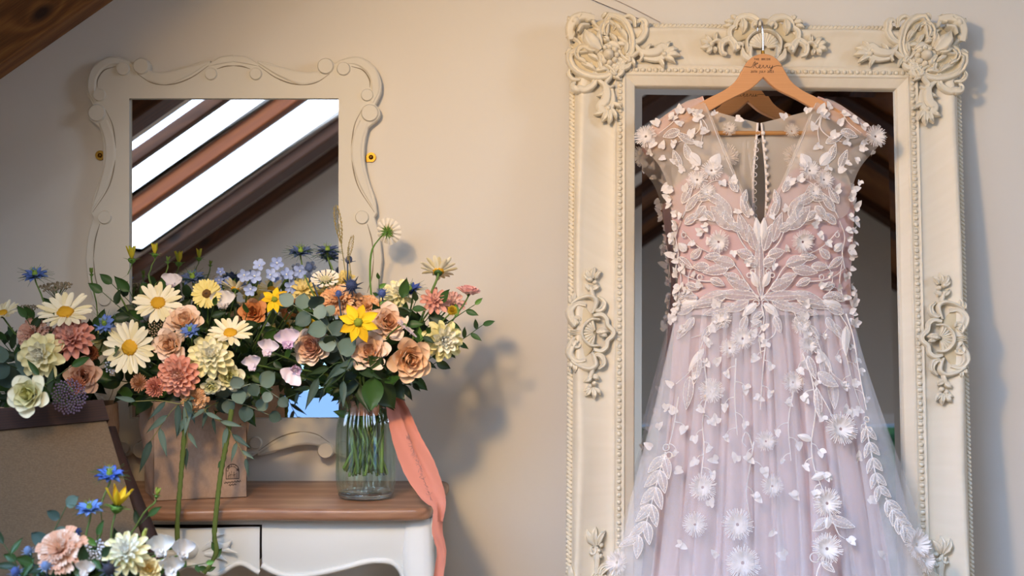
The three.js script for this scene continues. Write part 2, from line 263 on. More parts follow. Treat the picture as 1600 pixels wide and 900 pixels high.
// ------------------------------------------------------------------ tall leaning mirror with a swept, ornamented frame
const LEAN = 0.126, ROLL = -0.0125;
const big = thing('ornate_mirror', 'tall cream leaning mirror with carved corner ornaments and beaded inner edge behind the dress', 'mirror', V(0.478, 0, 0.226));
big.rotation.set(-LEAN, 0, ROLL); big.updateMatrix();
const bigInv = big.matrix.clone().invert();
function BM(x, y, w) { const e = V(0, EYE, D).applyMatrix4(bigInv), q = P(x, y, 0).applyMatrix4(bigInv).sub(e), t = (w - e.z) / q.z; return e.addScaledVector(q, t); }
{
  const tl = BM(891, 36.5, 0.02), tr = BM(1499.5, 39, 0.02), H = (tl.y + tr.y) / 2, x0 = tl.x, x1 = tr.x, W = x1 - x0, cxm = (x0 + x1) / 2;
  // section of the frame: distance from the outer edge, height above the back
  const sec = [[0, 0], [0, 0.012], [0.010, 0.014], [0.0115, 0.028], [0.013, 0.037], [0.0165, 0.041], [0.021, 0.040], [0.0245, 0.0375], [0.031, 0.0345], [0.045, 0.030], [0.06, 0.0265], [0.075, 0.0255], [0.086, 0.0275], [0.0875, 0.031], [0.09, 0.0325], [0.0925, 0.0285], [0.1045, 0.0285], [0.1065, 0.032], [0.109, 0.03], [0.1105, 0.026], [0.126, 0.0225], [0.1285, 0.018], [0.1285, 0.006]];
  const FW = 0.1285;
  const rails = [[[x0, H], [x1, H], 0, -1], [[x1, 0], [x0, 0], 0, 1], [[x0, 0], [x0, H], 1, 0], [[x1, H], [x1, 0], -1, 0]];
  for (const [a, b, ix, iy] of rails) {
    const n = 30, dx = b[0] - a[0], dy = b[1] - a[1], len = Math.hypot(dx, dy), tx = dx / len, ty = dy / len;
    const g = grid(n, sec.length - 1, (u, v) => {
      const [d0, h0] = sec[Math.round(v * (sec.length - 1))];
      // the outer lip sweeps: broad at the corners and the middle, slim between
      const l = u * len, k = Math.min(l, len - l) / (len / 2), sweep = d0 > 0.012 && d0 < 0.05 ? 0.010 * Math.pow(Math.cos((k - 0.08) * Math.PI * 1.02), 2) * (1 - Math.abs(d0 - 0.026) / 0.03) : 0;
      const d = d0 + Math.max(0, sweep), s = lerp(d, len - d, u);
      return V(a[0] + tx * s + ix * d, a[1] + ty * s + iy * d, h0);
    }, (u, v) => [u * len * 3, v * 0.4]);
    part('frame_rail', g, M.cream, big);
  }
  // rope edge and bead strip
  const rope = [], bead = [], sp = new THREE.SphereGeometry(0.0046, 10, 7), capsule = new THREE.CapsuleGeometry(0.0037, 0.007, 3, 8);
  const along = (d, step, f) => { for (const [a, b, ix, iy] of rails) { const len = Math.hypot(b[0] - a[0], b[1] - a[1]), n = Math.round((len - 2 * d) / step), tx = (b[0] - a[0]) / len, ty = (b[1] - a[1]) / len; for (let i = 0; i < n; i++) { const s = d + (i + 0.5) / n * (len - 2 * d); f(a[0] + tx * s + ix * d, a[1] + ty * s + iy * d, Math.atan2(ty, tx), i); } } };
  along(0.005, 0.0082, (x, y, a) => { const g = capsule.clone(); g.rotateZ(a + Math.PI / 2 + 0.8); g.translate(x, y, 0.0145); rope.push(g); });
  along(0.0985, 0.0128, (x, y) => { const g = sp.clone(); g.scale(1, 1, 0.9); g.translate(x, y, 0.0298); bead.push(g); });
  along(0.0985, 0.0128, (x, y, a) => { const g = new THREE.BoxGeometry(0.0022, 0.0072, 0.003); g.rotateZ(a); g.translate(x + Math.cos(a) * 0.0064, y + Math.sin(a) * 0.0064, 0.029); bead.push(g); });
  part('rope_edge', merge(rope), M.creamPlain, big).userData.kind = 'stuff';
  part('bead_strip', merge(bead), M.creamPlain, big).userData.kind = 'stuff';
  // glass with a bevelled border
  const gx0 = x0 + FW - 0.002, gx1 = x1 - FW + 0.002, gy0 = FW - 0.002, gy1 = H - FW + 0.002, B = 0.0165, zb = 0.0088, zf = 0.0095;
  const quad = (a, b, c, d) => { const g = new THREE.BufferGeometry(); g.setAttribute('position', new THREE.Float32BufferAttribute([...a, ...b, ...c, ...a, ...c, ...d], 3)); g.setAttribute('uv', new THREE.Float32BufferAttribute(new Array(12).fill(0), 2)); g.computeVertexNormals(); return g; };
  const gg = new THREE.PlaneGeometry(gx1 - gx0 - 2 * B, gy1 - gy0 - 2 * B); gg.translate((gx0 + gx1) / 2, (gy0 + gy1) / 2, zf); part('glass', gg, M.mirror, big);
  const o = [[gx0, gy0], [gx1, gy0], [gx1, gy1], [gx0, gy1]], n = [[gx0 + B, gy0 + B], [gx1 - B, gy0 + B], [gx1 - B, gy1 - B], [gx0 + B, gy1 - B]];
  for (let i = 0; i < 4; i++) { const j = (i + 1) % 4; part('glass_bevel', quad([...o[i], zb], [...o[j], zb], [...n[j], zf], [...n[i], zf]), M.mirror, big); }
  part('backing', box(W - 0.02, H - 0.02, 0.006, cxm, H / 2, 0.003), M.beamDark, big);

  // ---- ornaments, drawn as carved pieces in photo pixels round a middle (X right, Y down), then set on the frame
  const kp = 1.245e-3, HS = 1.5, C = M.creamPlain;
  const orn = (name, X, Y, w, sx, sy, rot, build) => {
    const q = sub(name, big), p = BM(X, Y, w); q.position.copy(p); q.rotation.z = rot; q.scale.set(sx, sy, 1);
    const c = (list) => list.map(([x, y]) => [x * kp, -y * kp]), tools = {
      scroll: (list, wd, ht, o = {}) => part('scroll', ridge(c(list), wd.map((v) => v * kp), ht.map((v) => v * kp * HS), { z0: (o.z0 ?? 0) * kp, n: o.n ?? 24, m: 8, flute: o.flute ?? 0 }), o.plate ? M.creamWash : C, q),
      leaf: (x0, y0, x1, y1, wd, ht = 7, z0 = 0) => { const mx = (x0 + x1) / 2, my = (y0 + y1) / 2; part('leaf', ridge(c([[x0, y0], [mx + (y1 - y0) * 0.08, my - (x1 - x0) * 0.08], [x1, y1]]), [wd * 0.3, wd, wd * 0.85, wd * 0.1].map((v) => v * kp), [ht * 0.6, ht, ht * 1.1, ht * 0.5].map((v) => v * kp * HS), { z0: z0 * kp, n: 12, m: 8, flute: 0.45 }), C, q); },
      ball: (x, y, r, h = r, z0 = 0) => part('boss', dome(x * kp, -y * kp, r * kp, h * kp * 1.2, z0 * kp, 14), C, q),
      shell: (x, y, rx, ry, a0, a1, n, z0) => { for (let i = 0; i < n; i++) { const a = lerp(a0, a1, (i + 0.5) / n) * Math.PI / 180, ca = Math.cos(a), sa = -Math.sin(a); part('rib', ridge(c([[x + ca * rx * 0.2, y + sa * ry * 0.2], [x + ca * rx * 0.65, y + sa * ry * 0.65], [x + ca * rx, y + sa * ry]]), [0.7, 2.2 * rx / 20, 2.6 * rx / 20].map((v) => v * kp), [2, 5, 3].map((v) => v * kp), { z0: z0 * kp, n: 6, m: 6 }), C, q); } },
    };
    build(tools); return q;
  };
  const corner = ({ scroll, leaf, ball, shell }) => {
    // (0, 0) is the outer corner of the frame; +x runs inward along the top, +y inward down the side
    for (const f of [(p) => p, (p) => p.map(([x, y]) => [y, x])]) {
      const lf = (x0, y0, x1, y1, ...r) => { const [[a, b], [c, d]] = f([[x0, y0], [x1, y1]]); leaf(a, b, c, d, ...r); };
      scroll(f([...spiral(66, 22, 0.5, -4.6, 3, 17, 12), [62, 2], [86, 8], [98, 32], [98, 58], [84, 76], [66, 78]]), [2.5, 3, 4, 5, 5.5, 6, 6.5, 6.5, 6, 4], [6, 8, 10, 12, 13, 13, 12, 10, 8, 5], { flute: 0.6, n: 44 });
      lf(78, 20, 92, 44, 5, 9, 3); lf(70, 12, 82, 30, 4, 9, 3); lf(90, 40, 88, 64, 5, 8, 2); lf(64, 30, 76, 48, 4.5, 9, 3); lf(72, 46, 92, 50, 4.5, 8, 2); lf(40, 22, 58, 36, 4, 8, 3);
      scroll(f([[84, 4], [94, 0], [103, 6], [104, 18]]), [2, 4, 4, 2], [5, 8, 7, 4], { flute: 0.5 }); lf(52, 4, 62, -6, 4, 8); lf(56, 8, 72, 0, 4, 8); scroll(f([...spiral(90, 70, 3.6, 3.4, 1.5, 6, 7), [80, 60], [84, 50]]), [2, 3, 4, 4, 2], [5, 7, 8, 7, 4], { n: 26 });
      scroll(f([...spiral(112, 12, 3.4, 3.6, 2, 9, 8), [120, 26], [110, 40], [92, 42], [76, 34]]), [3, 4, 6, 7, 6, 3], [5, 7, 9, 9, 7, 4], { flute: 0.5, n: 30 });
      scroll(f([...spiral(28, 4, 2.8, -3.8, 1.5, 8, 8), [44, 18], [60, 18]]), [2, 3, 4, 4, 3], [4, 6, 6, 5, 4], { n: 24 });
      scroll(f([[88, 60], [98, 66], [110, 58], [116, 64], [112, 72]]), [3, 4, 4, 4, 2], [5, 6, 6, 6, 4]);
      scroll(f([[104, 46], [112, 56], [122, 60], [138, 58], [146, 50], [154, 56], [148, 66], [136, 70], [118, 68]]), [3, 5, 8, 9, 7, 6, 5, 3], [5, 7, 9, 9, 8, 7, 5, 4], { flute: 0.3 });
      lf(120, 62, 130, 44, 4, 7); lf(150, 58, 160, 40, 5, 8); lf(150, 60, 172, 52, 6, 9); lf(150, 62, 176, 64, 6, 9); lf(148, 64, 168, 76, 5, 8); lf(140, 66, 150, 84, 4, 7); lf(96, 66, 104, 82, 4, 6);
      ball(...f([[150, 62]])[0], 5, 7, 4);
      scroll(f([[62, 72], [76, 84], [92, 82], [100, 70]]), [2, 5, 5, 2], [4, 6, 6, 4], { flute: 0.4 });
      lf(52, 38, 64, 44, 6, 10, 4); lf(60, 44, 82, 56, 6, 9, 2); scroll(f([[50, 56], [60, 50], [74, 52], [84, 64]]), [3, 5, 6, 2], [6, 9, 8, 4], { flute: 0.5 });
    }
    // fan, boss and base of the corner itself
    leaf(50, 58, 24, 26, 13, 13, 8); leaf(52, 52, 46, 26, 6, 10, 6); leaf(46, 58, 20, 52, 6, 10, 6); scroll([[14, 30], [20, 20], [32, 18]], [3, 6, 3], [12, 15, 12]);
    ball(62, 64, 9, 14, 6); for (let i = 0; i < 9; i++) { const a = i / 9 * 2 * Math.PI; ball(62 + Math.cos(a) * 13, 64 + Math.sin(a) * 13, 5.2, 8, 4); }
    scroll([[4, 40], [2, 22], [8, 8], [22, 2], [40, 4]], [6, 8, 9, 8, 6], [7, 9, 11, 9, 7], { flute: 0.3 }); ball(10, 10, 9, 13); leaf(6, 12, -2, 2, 5, 8, 2); leaf(12, 6, 22, -3, 4, 8, 2);
    part0(scroll);
  };
  const part0 = (scroll) => { scroll([[18, 96], [30, 60], [60, 30], [96, 18]], [14, 26, 26, 14], [2, 3, 3, 2], { plate: 1 }); scroll([[30, 100], [66, 66], [100, 30]], [16, 30, 16], [2, 3, 2], { plate: 1 }); };
  orn('corner_ornament', 889, 25, 0.037, 1, 1, 0, corner);
  orn('corner_ornament', 1505, 28, 0.037, -1, 1, 0, corner);
  const bl = BM(891, 36.5, 0.031).y - 0, br = 0.012;
  for (const [sx, X] of [[1, x0 - 0.003], [-1, x1 + 0.003]]) { const q = orn('corner_ornament', 889, 25, 0.037, sx, -1, 0, corner); q.position.set(X, -0.014 + br, 0.037); }
  const crest = ({ scroll, leaf, ball, shell }) => {
    // shell in the middle with scrolls on both sides
    shell(0, 14, 25, 26, 8, 172, 13, 3); scroll([[-26, 16], [-26, 0], [-15, -12], [0, -15], [15, -12], [26, 0], [26, 16]], [2.5, 3, 3, 3, 3, 3, 2.5], [7, 8, 9, 9, 9, 8, 7], { n: 36 });
    for (const s of [1, -1]) {
      const f = (l) => l.map(([x, y]) => [x * s, y]), lf = (x0, y0, x1, y1, ...r) => leaf(x0 * s, y0, x1 * s, y1, ...r);
      scroll(f([...spiral(20, 18, 2.6, -4, 1.5, 6, 8), [20, 29], [6, 27]]), [2, 3, 4, 4], [5, 6, 7, 6]);
      scroll(f([[2, 32], [16, 34], [30, 26], [34, 12]]), [2, 5, 6, 2], [5, 7, 7, 4], { flute: 0.4 });
      scroll(f([...spiral(14, -21, 1.2, -4.3, 1.5, 7, 9), [14, -33], [28, -38], [42, -32], [46, -16]]), [3, 4, 5, 6, 7, 7, 4], [6, 8, 9, 11, 11, 9, 6], { flute: 0.5, n: 36 });
      lf(34, -34, 34, -8, 7, 10, 3); lf(42, -34, 52, -40, 5, 8); lf(46, -30, 62, -30, 5, 8); lf(50, -26, 64, -22, 4, 6);
      scroll(f([[46, -22], [54, -14], [52, 2], [44, 6]]), [4, 5, 5, 2], [7, 8, 7, 4], { flute: 0.4 });
      scroll(f([...spiral(36, 12, 3.4, 3.6, 2, 8, 8), [52, 0], [66, 6], [66, 20], [58, 24]]), [2, 4, 5, 6, 7, 6, 3], [5, 7, 8, 9, 9, 8, 5], { flute: 0.5, n: 32 });
      scroll(f([[64, 6], [74, 2], [82, 6]]), [4, 4, 3], [6, 7, 5]); ball(82 * s, 8, 4.5, 8); lf(80, 8, 92, -8, 5, 8); lf(76, 4, 74, -12, 4, 8); lf(84, 8, 100, 0, 5, 8); lf(84, 10, 100, 14, 5, 8); lf(82, 12, 90, 22, 5, 7); lf(78, 12, 76, 22, 4, 7);
    }
    scroll([[-54, 4], [-30, -14], [0, -22], [30, -14], [54, 4]], [6, 12, 15, 12, 6], [2, 3, 3, 3, 2], { plate: 1 });
  };
  orn('crest_ornament', 1193, 64, 0.038, 1, 1, -0.012, crest);
  const side = ({ scroll, leaf, ball, shell }) => {
    // x towards the glass, y down; the cartouche in the middle
    shell(4, 0, 20, 20, 100, 260, 10, 3); scroll([[10, -20], [-4, -20], [-15, -10], [-18, 0], [-15, 10], [-4, 20], [10, 20]], [2, 3, 3, 3, 3, 3, 2], [6, 7, 8, 8, 8, 7, 6], { n: 32 });
    scroll([[0, -26], [12, -28], [20, -22], [22, -12], [30, -4], [30, 4], [22, 12], [20, 22], [12, 28], [0, 26]], [3, 4, 4, 4, 4, 4, 4, 4, 4, 3], [6, 7, 7, 7, 7, 7, 7, 7, 7, 6], { n: 40, flute: 0.35 });
    leaf(4, 0, 24, -2, 6, 9, 3); leaf(10, 3, 22, 6, 4, 7, 3); ball(10, 0, 4, 9, 3);
    for (const s of [1, -1]) {
      const f = (l) => l.map(([x, y]) => [x, y * s]), lf = (x0, y0, x1, y1, ...r) => leaf(x0, y0 * s, x1, y1 * s, ...r);
      scroll(f([...spiral(-24, 18, 0, 4.4, 2, 7, 9), [-34, 22], [-36, 34], [-26, 44], [-12, 42]]), [3, 4, 5, 6, 7, 7, 3], [6, 8, 9, 10, 10, 9, 5], { flute: 0.5, n: 36 });
      scroll(f([[-34, 44], [-22, 52], [-6, 56], [4, 50], [2, 38], [-2, 30]]), [3, 3.5, 4, 4, 3.5, 2], [6, 7, 7, 7, 6, 5]);
      lf(-30, 46, -28, 62, 5, 7); lf(-34, 44, -36, 56, 4, 6); scroll(f([[0, 40], [6, 34], [14, 38], [16, 48], [8, 56]]), [2, 4, 5, 4, 2], [5, 7, 8, 7, 5], { flute: 0.5 });
      scroll(f([[0, 52], [-2, 62], [-6, 72]]), [3, 4, 3], [5, 6, 5]); lf(-2, 66, -14, 76, 5, 7); lf(-2, 66, 10, 72, 5, 7); ball(2, 78 * s, 4, 7); ball(-5, 82 * s, 4, 7); ball(4, 86 * s, 3.5, 6); lf(-4, 84, -12, 98, 5, 7); lf(-1, 84, 2, 102, 5, 7); lf(2, 84, 12, 96, 4, 7); lf(-2, 80, -16, 90, 4, 6);
    }
    for (const y of [-3, 0, 3]) scroll([[-36, y], [-20, y]], [1.6, 1.6], [5, 5], { n: 4 });
    scroll([[-24, -40], [-14, -20], [-10, 0], [-14, 20], [-24, 40]], [8, 14, 14, 14, 8], [1.5, 2, 2, 2, 1.5], { plate: 1 });
  };
  const l = orn('side_ornament', 927, 520, 0.0335, 1, 1, 0, side), r = orn('side_ornament', 1471, 529, 0.0335, -1, 1, 0, side);
  const low = ({ scroll, leaf, ball }) => {
    // tip of the spray that climbs out of the lower corner
    scroll([[2, 40], [4, 18], [2, 0]], [4, 5, 4], [6, 8, 6], { flute: 0.3 }); leaf(0, -2, -12, -26, 7, 9); leaf(2, -2, 2, -30, 6, 9); leaf(4, -2, 16, -24, 6, 9); ball(6, 6, 4, 7, 2); ball(10, -2, 4, 7, 2); ball(9, 14, 4, 7, 2);
    scroll([...spiral(-6, 6, 2, -3, 2, 7, 6), [2, 16], [4, 32], [-2, 44]], [3, 5, 6, 5, 3], [6, 8, 8, 7, 5], { flute: 0.5 });
    scroll([...spiral(16, 40, 1, 4.2, 3, 14, 9), [-6, 52], [-26, 56], [-40, 66]], [3, 4, 4, 4, 3], [6, 7, 7, 7, 5], { flute: 0.4, n: 36 }); leaf(-30, 56, -36, 28, 7, 8); leaf(-26, 54, -20, 34, 5, 7); scroll([[-40, 70], [-24, 62], [-4, 66], [6, 84]], [3, 4, 5, 4], [6, 7, 7, 6], { flute: 0.4 });
  };
  orn('spray_ornament', 929, 854, 0.0275, 1, 1, 0, low); orn('spray_ornament', 1472, 868, 0.0275, -1, 1, 0, low);
}
{
  // picture wire pieces above the tall mirror
  const w = thing('hanging_wire', 'thin wires running up the wall from the left corner of the ornate mirror', 'wire', P(920, 0, 0.012));
  const o = w.position, q = (list) => list.map(([x, y, z]) => P(x, y, z).sub(o));
  part('strand', tube(q([[890, -16, 0.01], [945, 8, 0.012], [1005, 32, 0.02]]), 0.0007, 0.0007, 14, 5), std('#5b4130', 0.6), w);
  part('strand', tube(q([[905, -24, 0.006], [975, 6, 0.008], [1032, 35, 0.02]]), 0.0006, 0.0006, 14, 5), std('#a58a70', 0.6), w);
}

// ------------------------------------------------------------------ hanger
const smoothLine = (list) => { const c = curve3(list.map((q) => V(q[0], q[1], 0))), n = 200, s = c.getPoints(n); return (y) => { let i = 0; while (i < n - 1 && s[i + 1].y < y) i++; const a = s[i], b = s[i + 1], t = clamp((y - a.y) / (b.y - a.y || 1), 0, 1); return lerp(a.x, b.x, t); }; };
const HZ = 0.128;
{
  const w = thing('clothes_hanger', 'wooden clothes hanger engraved with a bride name, hooked on the top of the ornate mirror', 'hanger', P(1192, 84, HZ)), o = w.position, k = px(HZ), L = (x, y) => new THREE.Vector2((x - 1192) * k, (84 - y) * k);
  const half = [[0, 84], [14, 88], [25, 97], [34, 112], [44, 128], [62, 142], [90, 156], [125, 177], [150, 196], [157, 204], [155, 210], [146, 208], [118, 193], [84, 174], [50, 155], [20, 140], [0, 122]];
  const up = curve3(half.slice(0, 10).map((q) => V(q[0], q[1], 0))).getPoints(40), dn = curve3(half.slice(9).map((q) => V(q[0], q[1], 0))).getPoints(24), R = up.concat(dn.slice(1)), s = new THREE.Shape([...R.map((q) => L(1192 + q.x, q.y)), ...R.slice(1, -1).reverse().map((q) => L(1192 - q.x, q.y))]);
  const g = new THREE.ExtrudeGeometry(s, { depth: 0.008, bevelEnabled: true, bevelThickness: 0.003, bevelSize: 0.002, bevelOffset: -0.002, bevelSegments: 3 }); g.translate(0, 0, -0.004);
  const cnv = document.createElement('canvas'); cnv.width = 2048; cnv.height = 1024; const c = cnv.getContext('2d');
  c.fillStyle = '#d69a64'; c.fillRect(0, 0, 2048, 1024);
  for (let i = 0; i < 700; i++) { c.strokeStyle = `rgba(${rnd() < 0.5 ? '150,90,45' : '240,190,140'},${rr(0.02, 0.09)})`; c.lineWidth = rr(0.6, 2.4); const y = rr(0, 1024); c.beginPath(); c.moveTo(0, y); c.bezierCurveTo(600, y + rr(-12, 12), 1300, y + rr(-12, 12), 2048, y + rr(-8, 8)); c.stroke(); }
  // canvas covers photo pixels 1042..1342 across and 74..224 down
  const X = (x) => (x - 1042) / 300 * 2048, Y = (y) => (y - 74) / 150 * 1024, u = 2048 / 300;
  c.fillStyle = '#3a2415'; c.textAlign = 'center'; c.textBaseline = 'middle'; c.font = `bold ${4.6 * u}px sans-serif`;
  const spaced = (t, x, y, w) => { for (let i = 0; i < t.length; i++) c.fillText(t[i], X(x + (i - (t.length - 1) / 2) * w), Y(y)); };
  spaced('THE BRIDE', 1190, 93.5, 2.95); spaced('20TH JULY 2023', 1190, 113, 2.6);
  c.strokeStyle = '#3a2415'; c.lineWidth = 0.8 * u; c.lineCap = c.lineJoin = 'round';
  const path = (list) => { const q = curve3(list.map((p) => V(X(p[0]), Y(p[1]), 0))).getPoints(120); c.beginPath(); q.forEach((p, i) => i ? c.lineTo(p.x, p.y) : c.moveTo(p.x, p.y)); c.stroke(); };
  path([[1156, 104], [1164, 105], [1172, 106], [1175, 104], [1177, 99], [1179, 97.5], [1178, 102], [1176, 107]]);   // K, written with one long stroke
  path([[1177, 103], [1181, 99.5], [1183, 100], [1179, 103], [1182, 107], [1184, 106.5]]);
  path([[1184, 106.5], [1187, 104.5], [1187, 102.5], [1185.5, 103], [1185, 106], [1187, 107.3], [1190, 106], [1191, 103.5], [1192, 103], [1192.5, 106], [1194, 107], [1196, 105.5], [1197, 103.5], [1198, 103.2], [1198.5, 106], [1200, 107], [1201.5, 105.5], [1202, 103.2]]);
  path([[1202, 103.2], [1201.6, 106], [1203.5, 107], [1205.5, 105], [1206, 103], [1205.5, 107], [1203.5, 111], [1202, 110], [1204, 107.5], [1208, 105], [1213, 103.6], [1220, 104], [1228, 103.5]]);
  c.font = `${5 * u}px sans-serif`; c.fillText('♥', X(1207), Y(98));
  const tx = new THREE.CanvasTexture(cnv); tx.colorSpace = THREE.SRGBColorSpace;
  const a = g.attributes.position, uv = g.attributes.uv; for (let i = 0; i < a.count; i++) uv.setXY(i, (a.getX(i) / k + 150) / 300, 1 - (10 - a.getY(i) / k) / 150);
  part('body', g, std('#ffffff', 0.5, { map: tx }), w);
  part('trouser_bar', (() => { const b = new THREE.CylinderGeometry(0.0042, 0.0042, 306 * k, 10); b.rotateZ(Math.PI / 2); b.translate(0, -124 * k, 0); return b; })(), std('#b98348', 0.5), w);
  const q = (list) => list.map(([x, y, z]) => P(x, y, HZ).sub(o).add(V(0, 0, z)));
  part('hook', tube(curve3(q([[1192, 90, 0], [1192, 62, 0], [1191, 42, 0], [1191, 33, -0.006], [1190, 28, -0.02], [1190, 28, -0.034], [1190, 34, -0.044], [1190, 42, -0.046]])), 0.0019, 0.0019, 40, 8), M.steel, w);
  part('ferrule', (() => { const b = new THREE.CylinderGeometry(0.0032, 0.0038, 0.008, 12); b.translate(0, 0.002, 0); return b; })(), M.brass, w);
}

// ------------------------------------------------------------------ wedding dress
const tulle = (opacity, color = '#f4f1f3') => new THREE.MeshStandardMaterial({ color, roughness: 0.9, transparent: true, opacity, side: THREE.DoubleSide });
const DM = { lining: std('#d0aeaa', 0.6), skirtLining: std('#cfa7a3', 0.6), strap: std('#d6a999', 0.7), tulle: tulle(0.13, '#f1efef'), tulleThick: tulle(0.15, '#f1efef'), under: std('#e0d2c2', 0.8), fold: tulle(0.25, '#f0eef1'), illusion: tulle(0.34, '#ecdccb'), net: tulle(0.3, '#f3eae6'), thread: std('#ece3dc', 0.75), bead: std('#ffffff', 0.15, { metalness: 0.3 }), button: std('#efe3d8', 0.35), back: tulle(0.55, '#e8dac6') };
const edgeL = smoothLine([[1095, 150], [1040, 178], [1004, 206], [1006, 228], [1034, 262], [1046, 295], [1051, 330], [1054, 380], [1058, 430], [1055, 470], [1051, 510], [1040, 560], [1024, 630], [1006, 700], [984, 780], [962, 850], [944, 910], [936, 940]]);
const edgeR = smoothLine([[1281, 150], [1336, 178], [1374, 206], [1372, 228], [1346, 258], [1338, 290], [1333, 330], [1334, 380], [1330, 430], [1332, 470], [1337, 510], [1350, 560], [1373, 630], [1398, 700], [1426, 780], [1448, 850], [1464, 910], [1472, 940]]);
const zFront = smoothLine([[0.14, 140], [0.15, 200], [0.168, 250], [0.19, 300], [0.198, 350], [0.195, 420], [0.195, 480], [0.222, 560], [0.26, 700], [0.3, 850], [0.33, 940]]), zBack = smoothLine([[0.118, 140], [0.125, 300], [0.138, 480], [0.175, 650], [0.215, 850], [0.232, 940]]);
function zf(x, y) { const l = edgeL(y), r = edgeR(y), t = clamp((x - (l + r) / 2) / ((r - l) / 2), -1, 1), b = zBack(y); return b + (zFront(y) - b) * Math.sqrt(Math.max(0.02, 1 - t * t * 0.96)); }
{
  const d = thing('wedding_dress', 'blush wedding dress with white tulle skirt and lace leaf appliques hanging on the wooden hanger', 'wedding dress', P(1190, 480, 0.15)), o = d.position.clone();
  const W = (x, y, z) => P(x, y, z).sub(o), F = (x, y, off = 0) => W(x, y, zf(x, y) + off + (onTop && y > 482 ? 0.008 + 0.034 * Math.pow((y - 482) / 456, 0.8) : 0));
  let onTop = false;
  const poly = (list) => { const c = new THREE.CatmullRomCurve3(list.map((q) => V(q[0], q[1], 0)), false, 'centripetal'); return (t) => c.getPoint(t); };
  const patch = (top, bot, off, nu = 28, nv = 18) => { const a = poly(top), b = poly(bot); return grid(nu, nv, (u, v) => { const p = a(u), q = b(u), x = lerp(p.x, q.x, v), y = lerp(p.y, q.y, v); return F(x, y, off); }); };
  // blush lining: sweetheart top, fitted to the waist, then a narrow skirt
  part('bodice_lining', (() => { const t = poly([[1047, 298], [1066, 282], [1098, 262], [1128, 268], [1158, 300], [1186, 352], [1212, 300], [1240, 266], [1272, 258], [1306, 278], [1338, 296]]); return grid(64, 24, (u, v) => { const p = t(u), y = lerp(p.y, 492, v), x = lerp(p.x, lerp(edgeL(y) + 1, edgeR(y) - 1, u), Math.min(1, v * 2.5)); return F(x, y, -0.004); }); })(), DM.lining, d);
  const pleat = (u, v, n, a, ph) => Math.sin(u * n + ph + 0.7 * Math.sin(u * 9 + ph)) * a * Math.pow(v, 0.6);
  const liningL = smoothLine([[1056, 476], [1050, 560], [1040, 700], [1022, 860], [1012, 940]]), liningR = smoothLine([[1332, 476], [1342, 560], [1358, 700], [1386, 860], [1398, 940]]);
  part('skirt_lining', grid(160, 30, (u, v) => { const y = lerp(478, 936, v), x = lerp(liningL(y), liningR(y), u), t = 2 * u - 1, b = zBack(y) + 0.005; return W(x, y, b + (zFront(y) - 0.03 - b) * Math.sqrt(1 - t * t * 0.97) + pleat(u, v, 62, 0.008, 1)); }), DM.skirtLining, d);
  // three layers of pleated tulle over it
  const skirt = (n, a, ph, gap, inset, mat, fold) => part('skirt_tulle', grid(260, 36, (u, v) => {
    const y = lerp(476, 938, v), g = 1 - inset * v, c = (edgeL(y) + edgeR(y)) / 2, hw = (edgeR(y) - edgeL(y)) / 2 * g, s = u + fold * Math.pow(v, 0.35) * Math.cos(u * n + ph + 0.7 * Math.sin(u * 9 + ph)), t = clamp(2 * s - 1, -1, 1), b = zBack(y);
    return W(c + hw * t, y, b + (zFront(y) + gap * v - b) * Math.sqrt(1 - t * t * 0.97) + pleat(u, v, n, a, ph));
  }), mat, d);
  skirt(74, 0.012, 0, 0.012, 0, DM.tulle, 0.014); skirt(96, 0.009, 2, -0.004, 0.05, DM.tulle, 0.012); skirt(58, 0.01, 4, -0.016, 0.1, DM.tulleThick, 0.016);
  // single folds of the outer tulle that overlap: pale strips with clear edges from the waist to the hem
  for (const [a, c, w0, w1] of [[1064, 985, 10, 60], [1078, 1040, 8, 34], [1100, 1072, 7, 26], [1118, 1100, 9, 40], [1136, 1122, 5, 16], [1150, 1150, 9, 42], [1164, 1172, 5, 20], [1180, 1196, 9, 34], [1196, 1222, 5, 18], [1212, 1240, 10, 44], [1230, 1262, 5, 18], [1250, 1296, 9, 40], [1272, 1330, 6, 22], [1290, 1356, 9, 42], [1306, 1388, 6, 26], [1320, 1425, 9, 60]]) part('tulle_fold', grid(6, 24, (u, v) => {
    const y = lerp(482, 938, v), x = lerp(a, c, Math.pow(v, 0.92)) + (u - 0.5) * lerp(w0, w1, Math.pow(v, 0.7)) + 2 * Math.sin(v * 5 + a), q = zf(clamp(x, edgeL(y) + 1, edgeR(y) - 1), y);
    return W(clamp(x, edgeL(y), edgeR(y)), y, q + 0.006 + 0.018 * v + 0.012 * Math.pow(v, 0.5) * Math.sin(Math.PI * u));
  }), DM.fold, d);
  part('skirt_back', grid(90, 20, (u, v) => { const y = lerp(478, 938, v), x = lerp(edgeL(y), edgeR(y), u); return W(x, y, zBack(y) - 0.004 + pleat(u, v, 40, 0.006, 0)); }), DM.tulle, d);
  // sheer back with the open button slit
  const back = (sx) => grid(14, 20, (u, v) => { const y = lerp(lerp(168, 192, u), 480, v), slit = 1187 + sx * (y < 205 ? 2 : y < 400 ? 9 * Math.sin((y - 190) / 215 * Math.PI) + 1 : 1), outer = sx < 0 ? edgeL(Math.max(y, 292)) + 6 : edgeR(Math.max(y, 292)) - 6, ou = y < 292 ? lerp(sx < 0 ? 1097 : 1281, outer, clamp((y - 165) / 127, 0, 1)) : outer; return W(lerp(ou, slit, u), y, 0.112 + 0.012 * u + clamp((y - 300) / 180, 0, 1) * 0.024); });
  part('back_panel', back(-1), DM.back, d); part('back_panel', back(1), DM.back, d);
